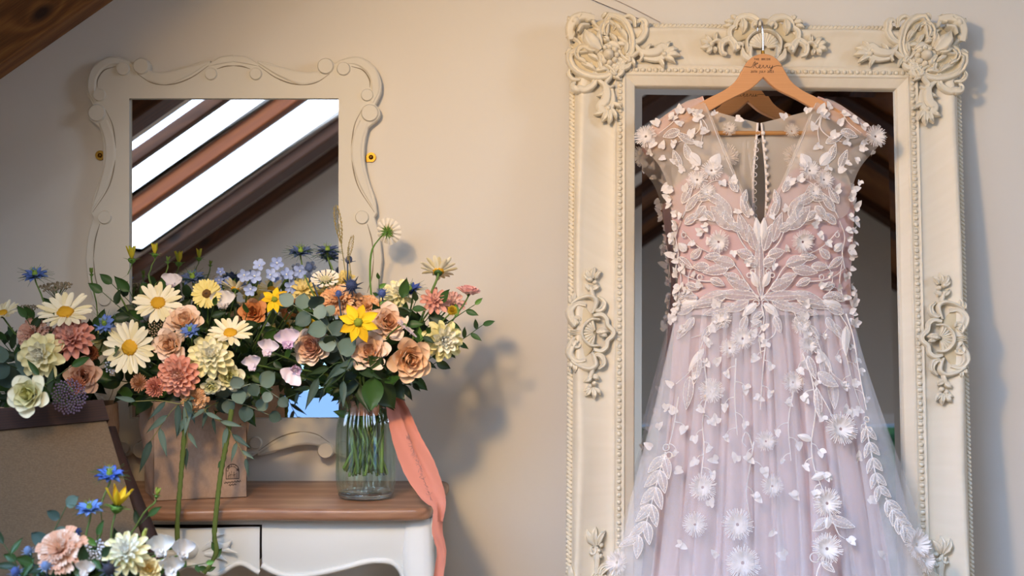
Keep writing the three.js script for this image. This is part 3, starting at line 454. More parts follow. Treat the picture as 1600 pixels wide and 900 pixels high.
  for (const s of [-1, 1]) part('slit_binding', tube([192, 230, 270, 310, 350, 398].map((y) => W(1187 + s * (y < 205 ? 3 : 9.5 * Math.sin((y - 190) / 215 * Math.PI) + 1), y, 0.128)), 0.0024, 0.0024, 30, 6), DM.button, d);
  for (let i = 0; i < 14; i++) { const y = 208 + i * 13; { const g = new THREE.SphereGeometry(0.0044, 10, 8), p = W(1187 + 10 * Math.sin((y - 190) / 215 * Math.PI) + 2.5, y, 0.131); g.translate(p.x, p.y, p.z); part('button', g, DM.button, d); } { const g = new THREE.TorusGeometry(0.0042, 0.0008, 5, 12), p = W(1187 - 7.5 * Math.sin((y - 190) / 215 * Math.PI) - 1, y, 0.131); g.translate(p.x, p.y, p.z); part('button_loop', g, DM.thread, d); } }
  // sheer front: two illusion panels from the shoulders to the deep V
  for (const s of [1, -1]) {
    const m = (l) => l.map(([x, y]) => [s > 0 ? x : 2376 - x, y]);
    part('illusion_panel', patch(m([[1002, 208], [1040, 179], [1084, 154], [1100, 160], [1122, 206], [1148, 268], [1170, 316], [1186, 350]]), m([[1005, 230], [1032, 262], [1045, 296], [1052, 334], [1088, 348], [1130, 352], [1165, 354], [1187, 356]]), 0.001), DM.illusion, d);
    part('shoulder_strap', patch(m([[1012, 202], [1060, 166], [1098, 150]]), m([[1022, 214], [1068, 188], [1104, 164]]), -0.003, 16, 4), DM.strap, d);
    part('neckline_cord', tube(m([[1098, 152], [1112, 190], [1136, 250], [1162, 308], [1186, 352]]).map(([x, y]) => F(x, y, 0.002)), 0.0006, 0.0006, 24, 5), DM.thread, d);
  }
  // ---- appliques, laid on the front of the dress (photo pixels, drawn on the left half and mirrored)
  const stem = (list, r = 1) => part('applique_vine', tube(curve3(list.map(([x, y]) => F(x, y, 0.0035))), r * 0.00135, r * 0.0008, Math.max(10, list.length * 7), 5), DM.thread, d);
  const leaf = (x0, y0, x1, y1, w, open = true, lift = 0.004) => {
    const dx = x1 - x0, dy = y1 - y0, L = Math.hypot(dx, dy), nx = -dy / L, ny = dx / L, bend = rr(-0.12, 0.12) * L, at = (t, s) => { const e = Math.pow(Math.sin(Math.PI * Math.pow(t, 0.8)), 0.9) * w, x = x0 + dx * t + nx * (s * e + bend * t * (1 - t)), y = y0 + dy * t + ny * (s * e + bend * t * (1 - t)); return F(x, y, lift + 0.004 * (1 - s * s) * Math.sin(Math.PI * t)); };
    const G = [], ts = [0, 0.12, 0.25, 0.4, 0.55, 0.7, 0.85, 1];
    for (const s of [-1, 1]) G.push(tube(curve3(ts.map((t) => at(t, s))), 0.0011, 0.0009, 18, 4));
    G.push(tube(curve3([0, 0.3, 0.6, 0.9].map((t) => at(t, 0))), 0.0009, 0.0005, 10, 4));
    if (open) for (let i = 1; i < 8; i++) for (const s of [-1, 1]) { const t = i / 9; G.push(tube(new THREE.LineCurve3(at(t, 0), at(Math.min(1, t + 0.1), s * 0.92)), 0.0005, 0.0004, 1, 4)); }
    const lf = part('applique_leaf', merge(G), DM.thread, d);
    part('netting', grid(6, 8, (u, v) => at(clamp(v, 0.01, 0.99), (u * 2 - 1) * 0.96)), open ? DM.net : DM.thread, lf);
    if (open) { const b = []; for (let i = 0; i < 5; i++) { const p = at(rr(0.2, 0.8), rr(-0.7, 0.7)), g = new THREE.IcosahedronGeometry(0.0009, 0); g.translate(p.x, p.y, p.z + 0.001); b.push(g); } part('beading', merge(b), DM.bead, lf); }
  };
  const petal = new THREE.BufferGeometry(); { const g = grid(2, 5, (u, v) => { const s = u * 2 - 1, e = 0.46 * Math.pow(Math.sin(Math.PI * Math.pow(clamp(v * 0.97 + 0.03, 0, 1), 0.75)), 0.8); return V(s * e, v, 0.22 * s * s * e + 0.18 * v * v); }); petal.copy(g); }
  const nrm = (x, y) => { const a = F(x + 2, y).sub(F(x - 2, y)), b = F(x, y - 2).sub(F(x, y + 2)); return a.cross(b).normalize(); };
  const put = (x, y, spin, off) => { const z = nrm(x, y), xx = V(0, 1, 0).cross(z).normalize(), yy = z.clone().cross(xx), p = F(x, y, 0).addScaledVector(z, off); return new THREE.Matrix4().makeBasis(xx, yy, z).setPosition(p).multiply(new THREE.Matrix4().makeRotationZ(spin)); };
  const bud = (x, y, ang, size = 9) => {   // small raised petals, two or three together
    const k = px(0.22) * size, G = []; for (const [a, l, tilt] of [[0, 1.15, rr(0.05, 0.4)], [rr(0.5, 1.2), rr(0.5, 0.95), rr(0.2, 0.6)], [-rr(0.5, 1.2), rr(0.4, 0.9), rr(0.2, 0.6)]]) { const g = petal.clone(); g.scale(k * 0.95, k * l * 1.25, k); g.rotateX(tilt); g.rotateZ(a); g.applyMatrix4(put(x, y, -ang - Math.PI / 2, 0.004)); G.push(g); }
    part('applique_bud', merge(G), DM.thread, d);
  };
  const fringe = (x, y, r, under) => {
    const k = px(0.23) * r, G = [], n = Math.round(26 + r * 1.1);
    for (let j = 0; j < 2; j++) for (let i = 0; i < n; i++) { const a = (i + rr(-0.3, 0.3)) / n * 2 * Math.PI, l = k * (j ? rr(0.5, 0.7) : rr(0.8, 1.05)), h = k * (j ? 0.35 : 0.12) * rr(0.6, 1.4), g = grid(1, 3, (u, v) => { const w = k * 0.045 * (1 - v * 0.35) * (u * 2 - 1), q = k * 0.14 + l * v; return V(Math.cos(a) * q - Math.sin(a) * w, Math.sin(a) * q + Math.cos(a) * w, h * v * v + 0.001); }); G.push(g); }
    const b = new THREE.TorusGeometry(k * 0.15, k * 0.04, 5, 12); G.push(b);
    const g = merge(G); g.applyMatrix4(put(x, y, rr(0, 6), 0.004)); if (under) { const p = W(x, y, 0.1).sub(F(x, y, 0)); g.translate(p.x, p.y, p.z + 0.026); } part('applique_flower', g, under ? DM.under : DM.thread, d);
  };
  const both = (f) => { f((x) => x); f((x) => 2376 - x); };
  const ring = (x, y, r = 4) => { const g = new THREE.TorusGeometry(px(0.22) * r, 0.0011, 5, 14); g.applyMatrix4(put(x, y, 0, 0.004)); part('applique_ring', g, DM.thread, d); };
  both((m) => {
    const lf = (a, b, c, e, w, op) => leaf(m(a), b, m(c), e, w, op), st = (l, r) => stem(l.map(([x, y]) => [m(x), y]), r), bd = (x, y, s) => bud(m(x), y, rr(0, 6.28), s), fr = (x, y, r) => fringe(m(x), y, r);
    // waist spray
    lf(1186, 464, 1112, 460, 8); lf(1140, 458, 1086, 474, 9); lf(1172, 452, 1136, 436, 9); lf(1170, 470, 1132, 486, 8); lf(1150, 476, 1098, 492, 8); lf(1130, 470, 1072, 482, 6); lf(1184, 448, 1174, 424, 6, false); lf(1182, 474, 1160, 494, 6, false);
    st([[1187, 470], [1165, 440], [1148, 415], [1120, 400], [1090, 385], [1066, 360]]); lf(1148, 414, 1112, 404, 9); lf(1138, 420, 1098, 426, 8); lf(1108, 416, 1082, 418, 7); lf(1126, 400, 1100, 402, 6);
    st([[1120, 440], [1090, 438], [1070, 430], [1058, 420]]); st([[1094, 440], [1080, 446], [1064, 452]]); bd(1066, 452, 9); bd(1096, 448, 9); bd(1084, 432, 8); ring(m(1094), 433, 4); ring(m(1176), 424, 4); ring(m(1170), 430, 3.5); ring(m(1179), 436, 3.5); ring(m(1181), 474, 5); ring(m(1070), 367, 4);
    // bust leaves
    st([[1184, 408], [1160, 380], [1146, 350], [1128, 320], [1112, 290]]); lf(1148, 358, 1110, 322, 12); lf(1142, 342, 1118, 302, 10); lf(1168, 378, 1154, 332, 8); lf(1182, 392, 1170, 350, 8); lf(1130, 318, 1098, 300, 8); lf(1112, 306, 1086, 312, 6); lf(1102, 322, 1085, 344, 7); lf(1176, 400, 1150, 392, 8); lf(1184, 414, 1164, 406, 7); lf(1186, 376, 1182, 340, 6, false); lf(1160, 360, 1136, 348, 7); lf(1170, 340, 1158, 306, 6);
    st([[1085, 345], [1092, 322], [1108, 302]]); fr(1123, 378, 17); fr(1090, 282, 15); fr(1112, 268, 16); fr(1106, 300, 12);
    for (const [x, y, s] of [[1100, 352, 10], [1104, 340, 9], [1098, 364, 10], [1108, 372, 8], [1086, 378, 9], [1146, 392, 8], [1166, 412, 9], [1172, 336, 8], [1148, 330, 9], [1128, 284, 10], [1145, 288, 11], [1124, 258, 11], [1072, 300, 11], [1068, 268, 10], [1082, 262, 9]]) bd(x, y, s);
    // shoulder and cap sleeve
    fr(1004 + 6, 214, 17); lf(1086, 224, 1056, 206, 6); lf(1062, 204, 1036, 214, 7); lf(1080, 252, 1070, 224, 6); lf(1064, 262, 1052, 234, 6); lf(1094, 258, 1074, 236, 8, false); lf(1112, 262, 1124, 240, 9, false);
    st([[1092, 180], [1094, 200], [1080, 214], [1060, 222]]); st([[1094, 184], [1098, 204], [1096, 222]]); st([[1092, 178], [1104, 196], [1106, 206]]); st([[1060, 176], [1050, 192], [1030, 208]]);
    for (const [x, y, s] of [[1096, 178, 13], [1084, 184, 13], [1062, 178, 11], [1046, 186, 11], [1030, 196, 11], [1078, 214, 11], [1096, 228, 11], [1104, 204, 11], [1024, 222, 11], [1034, 232, 10], [1016, 240, 9], [1040, 246, 8], [1056, 254, 8], [1118, 176, 9], [1150, 186, 10], [1080, 172, 10], [1066, 196, 10], [1052, 222, 10]]) bd(x, y, s);
    // raised leaves down the side seam
    for (let y = 286; y < 520; y += rr(5, 13)) bd((m(0) ? 2376 - edgeR(y) : edgeL(y)) + rr(-4, 15), y + rr(-3, 3), rr(7, 13));
    st([[1056, 420], [1060, 395], [1056, 370], [1064, 345]]); st([[1058, 470], [1064, 440], [1060, 410]]); lf(1060, 402, 1082, 420, 6); lf(1072, 392, 1060, 380, 6, false); lf(1056, 470, 1078, 456, 6); lf(1058, 490, 1088, 476, 7); lf(1062, 478, 1092, 470, 6, false);
    for (const [a, c, e, f, w] of [[1072, 330, 1094, 300, 6], [1066, 318, 1082, 290, 6], [1100, 330, 1116, 346, 6], [1070, 350, 1090, 332, 6], [1128, 352, 1134, 318, 7], [1152, 300, 1140, 276, 6], [1160, 322, 1166, 296, 5], [1080, 404, 1096, 388, 6], [1072, 444, 1092, 452, 6], [1110, 436, 1132, 446, 6], [1156, 436, 1130, 428, 6], [1090, 466, 1064, 462, 6], [1134, 496, 1118, 516, 6], [1166, 494, 1156, 520, 6], [1084, 496, 1070, 520, 6], [1074, 506, 1058, 530, 6], [1112, 508, 1096, 530, 5]]) lf(a, c, e, f, w);
    st([[1066, 340], [1078, 318], [1096, 296], [1120, 282], [1146, 292]], 0.9); st([[1090, 466], [1078, 452], [1076, 430], [1086, 410]], 0.9); st([[1136, 486], [1126, 504], [1104, 520], [1080, 528]], 0.9);
    // hip vines that hang from the waist
    st([[1120, 490], [1104, 520], [1092, 550], [1078, 580], [1056, 600]]); lf(1100, 545, 1076, 580, 5, false); lf(1092, 556, 1084, 600, 7); lf(1078, 588, 1072, 640, 8);
    for (const [x, y, s] of [[1118, 500, 12], [1114, 520, 11], [1110, 540, 12], [1120, 480, 11], [1102, 564, 11], [1118, 570, 11], [1052, 604, 10], [1056, 646, 11], [1040, 640, 10], [1030, 670, 10]]) bd(x, y, s);
  });
  for (const [x, y, r] of [[1130, 248, 20], [1240, 250, 21], [1136, 205, 11], [1232, 208, 11]]) fringe(x, y, r, true);
  // centre drop
  stem([[1190, 476], [1194, 500], [1186, 522], [1174, 528]]); stem([[1206, 480], [1212, 505], [1210, 522], [1196, 534]]); stem([[1186, 524], [1188, 545], [1190, 560]]); leaf(1192, 488, 1176, 498, 5); leaf(1190, 502, 1174, 510, 5); for (const [x, y] of [[1176, 526], [1188, 534], [1198, 536], [1184, 506], [1190, 515]]) bud(x, y, rr(0, 6), 10);
  leaf(1190, 468, 1188, 356, 7);
  // trailing vines on the skirt: a spine with leaves and buds left and right of it
  const vine = (list, n, s0 = 10) => { const c = curve3(list.map(([x, y]) => V(x, y, 0))); stem(list, 1.1); for (let i = 0; i < n; i++) { if (rnd() < 0.22) continue; const t = (i + 0.5) / n, q = c.getPoint(t), s = i % 2 ? 1 : -1, dx = s * rr(10, 20), dy = rr(6, 16); stem([[q.x, q.y], [q.x + dx * 0.6, q.y + dy * 0.3], [q.x + dx, q.y + dy]], 0.8); bud(q.x + dx, q.y + dy, rr(0.6, 2.4), s0 * rr(0.75, 1.2)); } };
  vine([[1196, 540], [1192, 580], [1188, 640]], 5); onTop = true; vine([[1254, 552], [1268, 590], [1274, 640], [1268, 690], [1272, 730], [1286, 766]], 9); stem([[1270, 596], [1290, 630], [1303, 656]]);
  leaf(1262, 556, 1274, 592, 6); leaf(1278, 582, 1310, 604, 9); leaf(1276, 606, 1282, 656, 6); leaf(1268, 688, 1246, 680, 5, false); leaf(1290, 740, 1268, 748, 6, false); leaf(1290, 738, 1300, 750, 5, false);
  onTop = false;
  vine([[1300, 500], [1318, 540], [1330, 590], [1346, 640]], 7); vine([[1100, 560], [1104, 610], [1098, 660], [1100, 700], [1096, 740]], 8, 11); vine([[1060, 620], [1052, 670], [1044, 700]], 4);
  vine([[1178, 690], [1172, 730], [1166, 770], [1172, 810]], 6, 11); stem([[1176, 700], [1170, 680], [1164, 676], [1160, 690], [1166, 698]], 1.1);
  vine([[1240, 610], [1232, 660], [1236, 720]], 5); vine([[1150, 560], [1148, 620], [1152, 680]], 5);
  for (const [x, y, r] of [[1312, 671, 23], [1291, 787, 21], [1291, 858, 21], [1112, 612, 18], [1160, 530, 17], [1262, 540, 15], [1238, 598, 16], [1098, 762, 19], [1086, 820, 17], [1250, 510, 15], [1152, 820, 22], [1160, 880, 24], [1140, 545, 14], [1430, 852, 24], [1442, 876, 18], [1196, 690, 15], [1206, 760, 16], [966, 880, 18], [1128, 500, 14]]) { onTop = x > 1270; fringe(x, y, r); }
  onTop = true;
  leaf(1296, 808, 1336, 824, 8); leaf(1292, 810, 1270, 830, 8); leaf(1294, 808, 1292, 826, 6, false); stem([[1302, 814], [1310, 834], [1320, 842]]); stem([[1282, 880], [1276, 900], [1280, 930]]); bud(1324, 842, 1, 11); ring(1272, 872, 7); leaf(1284, 878, 1304, 894, 5); stem([[1282, 764], [1288, 774]]);
  // long feathered leaves: lower left and down the right seam
  const feather = (list, w, n) => { const c = curve3(list.map(([x, y]) => V(x, y, 0))); stem(list, 1.2); for (let i = 0; i < n; i++) { const t = (i + 0.3) / n, q = c.getPoint(t), g = c.getTangent(t), l = w * 1.9; for (const s of [-1, 1]) leaf(q.x, q.y, q.x + g.x * l + -g.y * s * w, q.y + g.y * l + g.x * s * w, w * 0.42); } };
  feather([[1040, 706], [1030, 740], [1020, 780], [1008, 820], [990, 850]], 17, 6); for (const [x, y] of [[1042, 700], [1046, 712], [1038, 716]]) ring(x, y, 5);
  feather([[1352, 660], [1360, 700], [1368, 740], [1378, 772]], 12, 5); feather([[1384, 778], [1400, 806], [1416, 830]], 12, 4); for (const [x, y] of [[1352, 656], [1348, 668], [1357, 672]]) ring(x, y, 4.5);
  stem([[1322, 490], [1334, 530], [1342, 580], [1354, 640]], 1.2); stem([[1312, 490], [1328, 520], [1322, 556]], 1); leaf(1322, 510, 1322, 556, 6, false);
  onTop = false;
  for (const [x, y] of [[1006, 790], [1020, 700], [1056, 735], [1110, 790], [1118, 660], [1120, 720], [1236, 770], [1210, 830], [1226, 870], [1340, 720], [1356, 780], [1120, 870], [1060, 850], [1180, 620], [1150, 720], [1380, 870], [1332, 640], [1330, 600], [1336, 560]]) bud(x, y, rr(0, 6), rr(9, 13));
}

// ------------------------------------------------------------------ console table
const TOP = 0.78, TX = -0.564;
{
  const paint = std('#d9dcd8', 0.42), dark = std('#3a2c22', 0.9), t = thing('console_table', 'pale painted console table with a polished wooden top, scalloped apron and carved drawer', 'table', V(TX, 0, 0.2)), hw = 0.436;
  // z of the front edge and of the apron's face, measured from the wall
  const zEdge = (x) => { const a = Math.abs(x); return 0.372 + 0.014 * Math.exp(-Math.pow(a / 0.075, 4)) + 0.006 * Math.cos((a - 0.27) * 16); };
  const s = new THREE.Shape(); s.moveTo(-hw + 0.01, -0.004); s.lineTo(hw - 0.015, -0.004); s.quadraticCurveTo(hw + 0.004, -0.01, hw + 0.004, -0.04); s.lineTo(hw - 0.012, -0.33); s.quadraticCurveTo(hw - 0.012, -0.372, hw - 0.05, -zEdge(hw - 0.05));
  for (let i = 1; i < 60; i++) { const x = lerp(hw - 0.05, -hw + 0.05, i / 60); s.lineTo(x, -zEdge(x)); }
  s.quadraticCurveTo(-hw + 0.012, -0.372, -hw + 0.012, -0.33); s.lineTo(-hw - 0.004, -0.04); s.quadraticCurveTo(-hw - 0.004, -0.01, -hw + 0.01, -0.004);
  const g = new THREE.ExtrudeGeometry(s, { depth: 0.006, bevelEnabled: true, bevelThickness: 0.008, bevelSize: 0.009, bevelOffset: -0.009, bevelSegments: 5 }); g.rotateX(-Math.PI / 2); g.translate(0, TOP - 0.014, -0.2);
  { const uv = g.attributes.uv, p = g.attributes.position; for (let i = 0; i < p.count; i++) uv.setXY(i, p.getX(i) * 1.1 + 0.3, p.getZ(i) * 1.6 + p.getY(i) * 2); }
  part('table_top', g, M.tableTop, t);
  const zA = (x) => zEdge(x) - 0.028 - 0.2, yT = TOP - 0.022, k = px(0.345), wx = (x) => (x - 800) * k - TX, wy = (y) => EYE + (450 - y) * k;
  const bottom = smoothLine([[900, 404], [886, 409], [895, 425], [902, 450], [899, 490], [888, 540], [880, 570], [878, 592], [881, 612], [893, 626], [915, 634], [950, 640]]);
  // apron face right of the drawer, its mirror image left of it, with a bead along the scallop
  for (const sx of [1, -1]) {
    const yb = (x) => wy(bottom(x)), X = (u) => lerp(409, 676, u);
    part('apron', grid(60, 10, (u, v) => { const x = X(u), w = wx(x), y = lerp(yT, yb(Math.min(x, 640)), v); return V(sx * w, y, zA(w) + 0.004 * Math.sin(Math.PI * v)); }), paint, t);
    part('apron_back', grid(30, 1, (u, v) => { const x = X(u), w = wx(x); return V(sx * w, lerp(yT, yb(Math.min(x, 640)), v), zA(w) - 0.014); }), paint, t);
    part('apron_bead', tube(curve3([409, 425, 450, 490, 540, 570, 592, 612, 626, 634].map((x) => V(sx * wx(x), yb(x) + 0.003, zA(wx(x)) + 0.003))), 0.0055, 0.0055, 44, 7), paint, t);
    part('side_apron', box(0.014, 0.075, 0.3, sx * (hw - 0.045), yT - 0.037, -0.03), paint, t);
  }
  part('drawer_rail', box(2 * wx(409), 0.011, 0.012, 0, yT - 0.005, zA(0.1) - 0.004), paint, t);
  part('apron_back', box(0.8, 0.08, 0.014, 0, yT - 0.04, -0.16), paint, t);
  part('drawer_box', box(2 * wx(404), 0.06, 0.2, 0, yT - 0.044, zA(0) - 0.12), dark, t);
  const dr = sub('drawer', t), scall = (x) => wy(884) - 0.008 + 0.009 * Math.cos((x) * 2 * Math.PI / 0.085);
  part('drawer_front', grid(60, 8, (u, v) => { const x = lerp(-wx(405.5), wx(405.5), u); return V(x, lerp(wy(823.5), scall(x), v), zA(x) + 0.002 + 0.003 * Math.sin(Math.PI * v)); }), paint, dr);
  part('drawer_bead', tube(curve3(Array.from({ length: 25 }, (_, i) => { const x = lerp(-wx(405), wx(405), i / 24); return V(x, scall(x) + 0.003, zA(x) + 0.004); })), 0.005, 0.005, 60, 6), paint, dr);
  for (const sx of [1, -1]) { // carved flourish
    const C = (list, w, h) => { const r = ridge(list.map(([x, y]) => [sx * wx(x), wy(y)]), w.map((q) => q * k), h.map((q) => q * k), { n: 18, m: 6, flute: 0.3, z0: zA(0.03) + 0.003 }); return r; };
    part('carving', merge([C([[318, 858], [335, 848], [352, 852], [364, 842]], [3, 6, 6, 1], [4, 6, 5, 2]), C([[322, 864], [340, 866], [356, 874]], [3, 5, 1], [4, 5, 2]), C([[330, 850], [338, 836], [352, 832]], [2, 4, 1], [4, 5, 2]), C([[345, 858], [358, 858], [372, 862]], [2, 4, 1], [3, 5, 2])]), paint, dr);
  }
  part('carving', dome(0, wy(856), 0.016, 0.012, zA(0) + 0.003, 16), paint, dr);
  // cabriole legs
  for (const [sx, zz, f] of [[1, 0.316, 0.8], [-1, 0.316, 0.8], [1, 0.045, -0.3], [-1, 0.045, -0.3]]) {
    const c = curve3([[sx * 0.392, 0, zz + 0.05 * f], [sx * 0.385, 0.03, zz + 0.04 * f], [sx * 0.372, 0.2, zz - 0.005 * f], [sx * 0.385, 0.45, zz + 0.012 * f], [sx * 0.4, 0.62, zz + 0.026 * f], [sx * 0.398, 0.7, zz + 0.015 * f], [sx * 0.396, yT, zz + 0.006 * f]]), R = [0.026, 0.02, 0.015, 0.02, 0.027, 0.028, 0.026];
    part('leg', grid(20, 40, (u, v) => { const q = c.getPoint(v), a = u * 2 * Math.PI, r = at1(R, v), n = Math.pow(Math.pow(Math.abs(Math.cos(a)), 4) + Math.pow(Math.abs(Math.sin(a)), 4), -0.25); return V(q.x + Math.cos(a) * r * n, q.y, q.z - 0.2 + Math.sin(a) * r * n); }), paint, t);
  }
}

// ------------------------------------------------------------------ chair in front of the table
const slabOf = (A, B, C, E, d, nu = 8, nv = 8) => { const n = B.clone().sub(A).cross(C.clone().sub(A)).normalize().multiplyScalar(d), f = (u, v) => A.clone().lerp(B, u).lerp(C.clone().lerp(E, u), v), r = (o) => (u, v) => f(u, v).addScaledVector(n, o); return merge([grid(nu, nv, r(0.5)), grid(nu, nv, r(-0.5)), ...[[(u, v) => f(u, 0).addScaledVector(n, v - 0.5)], [(u, v) => f(u, 1).addScaledVector(n, v - 0.5)], [(u, v) => f(0, u).addScaledVector(n, v - 0.5)], [(u, v) => f(1, u).addScaledVector(n, v - 0.5)]].map(([q]) => grid(nu, 2, q))]); };
const weave = dataTex(128, 128, (u, v) => { const a = 0.5 + 0.5 * Math.sin(u * 64 * Math.PI), b = 0.5 + 0.5 * Math.sin(v * 64 * Math.PI), n = vnoise(u * 30, v * 60, 30, 60); return mixc([126, 110, 90], [172, 154, 130], 0.25 * a + 0.35 * b + 0.4 * n); });
weave.repeat.set(5, 5);
const linen = std('#bfb3a4', 0.95, { map: weave, bumpMap: weave, bumpScale: 0.0006 }), mahogany = std('#ffffff', 0.75, { map: woodTex(0x22100a, 0x3a1c12, 8) });
const CH = { TR: P(163, 664, 0.52), TL: P(-130, 692, 0.65) };
{
  const c = thing('dining_chair', 'linen upholstered chair with a dark wooden top rail at the left edge of the picture', 'chair', V(-0.95, 0, 0.72)), o = c.position, q = (v) => v.clone().sub(o);
  const { TR, TL } = CH, BR = P(212, 826, 0.57), BL = BR.clone().add(TL).sub(TR), dn = BR.clone().sub(TR).normalize(), along = TL.clone().sub(TR).normalize();
  const S1 = TR.clone().addScaledVector(dn, 0.46), S2 = TL.clone().addScaledVector(dn, 0.46);
  part('backrest', slabOf(q(TR), q(TL), q(S1), q(S2), 0.04), linen, c);
  const r0 = TR.clone().addScaledVector(along, -0.004), up = dn.clone().multiplyScalar(-1);
  part('top_rail', slabOf(q(r0.clone().addScaledVector(up, 0.036)), q(TL.clone().addScaledVector(up, 0.036)), q(r0), q(TL), 0.05), mahogany, c);
  const n = along.clone().cross(dn).normalize(); if (n.z < 0) n.negate();
  for (const [a, f] of [[TR, -1], [TL, 1]]) { const top = a.clone().addScaledVector(along, f * 0.008).addScaledVector(n, -0.026), bot = V(top.x, 0, top.z - 0.02); part('back_post', tube([q(top), q(top.clone().addScaledVector(dn, 0.45)), q(bot)], 0.016, 0.014, 20, 8), mahogany, c); }
  const w = TL.clone().sub(TR), fw = V(w.z, 0, -w.x).normalize(); if (fw.z < 0) fw.negate();
  const s0 = S1.clone().setY(0.46).addScaledVector(fw, -0.02), s1 = S2.clone().setY(0.46).addScaledVector(fw, -0.02);
  part('seat', slabOf(q(s0), q(s1), q(s0.clone().addScaledVector(fw, 0.44)), q(s1.clone().addScaledVector(fw, 0.44)), 0.06), linen, c);
  for (const a of [s0, s1]) { const p = a.clone().addScaledVector(fw, 0.4); part('leg', tube([q(p.clone().setY(0.44)), q(p.clone().setY(0))], 0.02, 0.014, 8, 8), mahogany, c); }
}

// ------------------------------------------------------------------ paper bags
const kraft = dataTex(256, 256, (u, v) => { const n = 0.5 * vnoise(u * 6, v * 6, 6, 6) + 0.3 * vnoise(u * 50, v * 30, 50, 30) + 0.2 * vnoise(u * 120, v * 120, 120, 120); return mixc([158, 132, 112], [190, 164, 143], n); });
const kraftMat = std('#ffffff', 0.85, { map: kraft });
function bag(label, FL, FR, back, h, stamp) {
  const t = thing('paper_bag', label, 'bag', FL.clone().add(FR).multiplyScalar(0.5)), o = t.position, q = (v) => v.clone().sub(o), BL = FL.clone().add(back), BR = FR.clone().add(back), U = V(0, h, 0);
  const cr = (A, B, bulge, fold) => grid(12, 12, (u, v) => { const p = A.clone().lerp(B, u).addScaledVector(U, v), n = V(-(B.z - A.z), 0, B.x - A.x).normalize(); return q(p.addScaledVector(n, bulge * Math.sin(Math.PI * u) * Math.sin(Math.PI * v) + fold * (1 - Math.abs(2 * u - 1)) * Math.min(1, v * 1.4) + 0.0012 * Math.sin(9 * u + 13 * v))); }, (u, v) => [u, v]);
  const paper = part('front_panel', cr(FL, FR, -0.003, 0), stamp ?? kraftMat, t);
  part('side_panel', cr(BL, FL, 0, 0.018), kraftMat, t); part('side_panel', cr(FR, BR, 0, 0.018), kraftMat, t); part('back_panel', cr(BR, BL, 0.003, 0), kraftMat, t);
  part('base', grid(2, 2, (u, v) => q(FL.clone().lerp(FR, u).lerp(BL.clone().lerp(BR, u), v).add(V(0, 0.002, 0)))), kraftMat, t);
}
{
  const cv = document.createElement('canvas'); cv.width = cv.height = 1024; const c = cv.getContext('2d'), id = c.createImageData(1024, 1024);
  for (let y = 0; y < 1024; y++) for (let x = 0; x < 1024; x++) { const u = x / 1024, v = y / 1024, n = 0.5 * vnoise(u * 6, v * 6) + 0.3 * vnoise(u * 50, v * 30) + 0.2 * vnoise(u * 120, v * 120), m = mixc([158, 132, 112], [190, 164, 143], n), o = (y * 1024 + x) * 4; id.data[o] = m[0]; id.data[o + 1] = m[1]; id.data[o + 2] = m[2]; id.data[o + 3] = 255; }
  c.putImageData(id, 0, 0);
  // ink stamp: an arch with plants in it and two lines of small script below (too small to read in the photograph)
  c.strokeStyle = c.fillStyle = '#2a1a14'; c.lineWidth = 7; const X = 868, Y = 770;
  c.beginPath(); c.moveTo(X - 72, Y + 62); c.lineTo(X - 72, Y - 20); c.arc(X, Y - 20, 72, Math.PI, 0); c.lineTo(X + 72, Y + 62); c.closePath(); c.stroke();
  c.lineWidth = 4; c.beginPath(); c.arc(X, Y - 16, 50, Math.PI, 0); c.stroke();
  for (let i = 0; i < 26; i++) { const a = rr(Math.PI, 2 * Math.PI), r = rr(50, 72); c.beginPath(); c.ellipse(X + Math.cos(a) * r, Y - 18 + Math.sin(a) * r, 7, 3, rr(0, 3), 0, 7); c.fill(); }
  for (let i = 0; i < 9; i++) { const x = X - 52 + i * 13; c.beginPath(); c.moveTo(x, Y + 58); c.quadraticCurveTo(x + rr(-8, 8), Y + 20, x + rr(-14, 14), Y + rr(-20, 30)); c.stroke(); }
  c.beginPath(); c.moveTo(X - 44, Y + 40); c.bezierCurveTo(X - 20, Y - 10, X + 10, Y + 50, X + 44, Y + 6); c.stroke();
  c.lineWidth = 5; for (const [w, y] of [[96, 96], [44, 124]]) { c.beginPath(); for (let x = -w; x <= w; x += 2) { const yy = Y + y + Math.sin(x * 0.42) * 7 + Math.sin(x * 0.19) * 4 - x * 0.06; x === -w ? c.moveTo(X + x, yy) : c.lineTo(X + x, yy); } c.stroke(); }
  const tx = new THREE.CanvasTexture(cv); tx.colorSpace = THREE.SRGBColorSpace;
  const FL = P(241, 782.5, 0.283), FR = P(385, 776, 0.232); FL.y = FR.y = TOP + 0.001;
  bag('brown paper bag with a small dark arch stamp, full of flowers on the table', FL, FR, V(-0.05, 0, -0.13), 0.178, std('#ffffff', 0.85, { map: tx }));
  const A = V(-0.93, TOP + 0.001, 0.33), B = V(-0.73, TOP + 0.001, 0.3);
  bag('plain brown paper bag hidden in shade between the chair back and the wall', A, B, V(-0.02, 0, -0.13), 0.172);
}

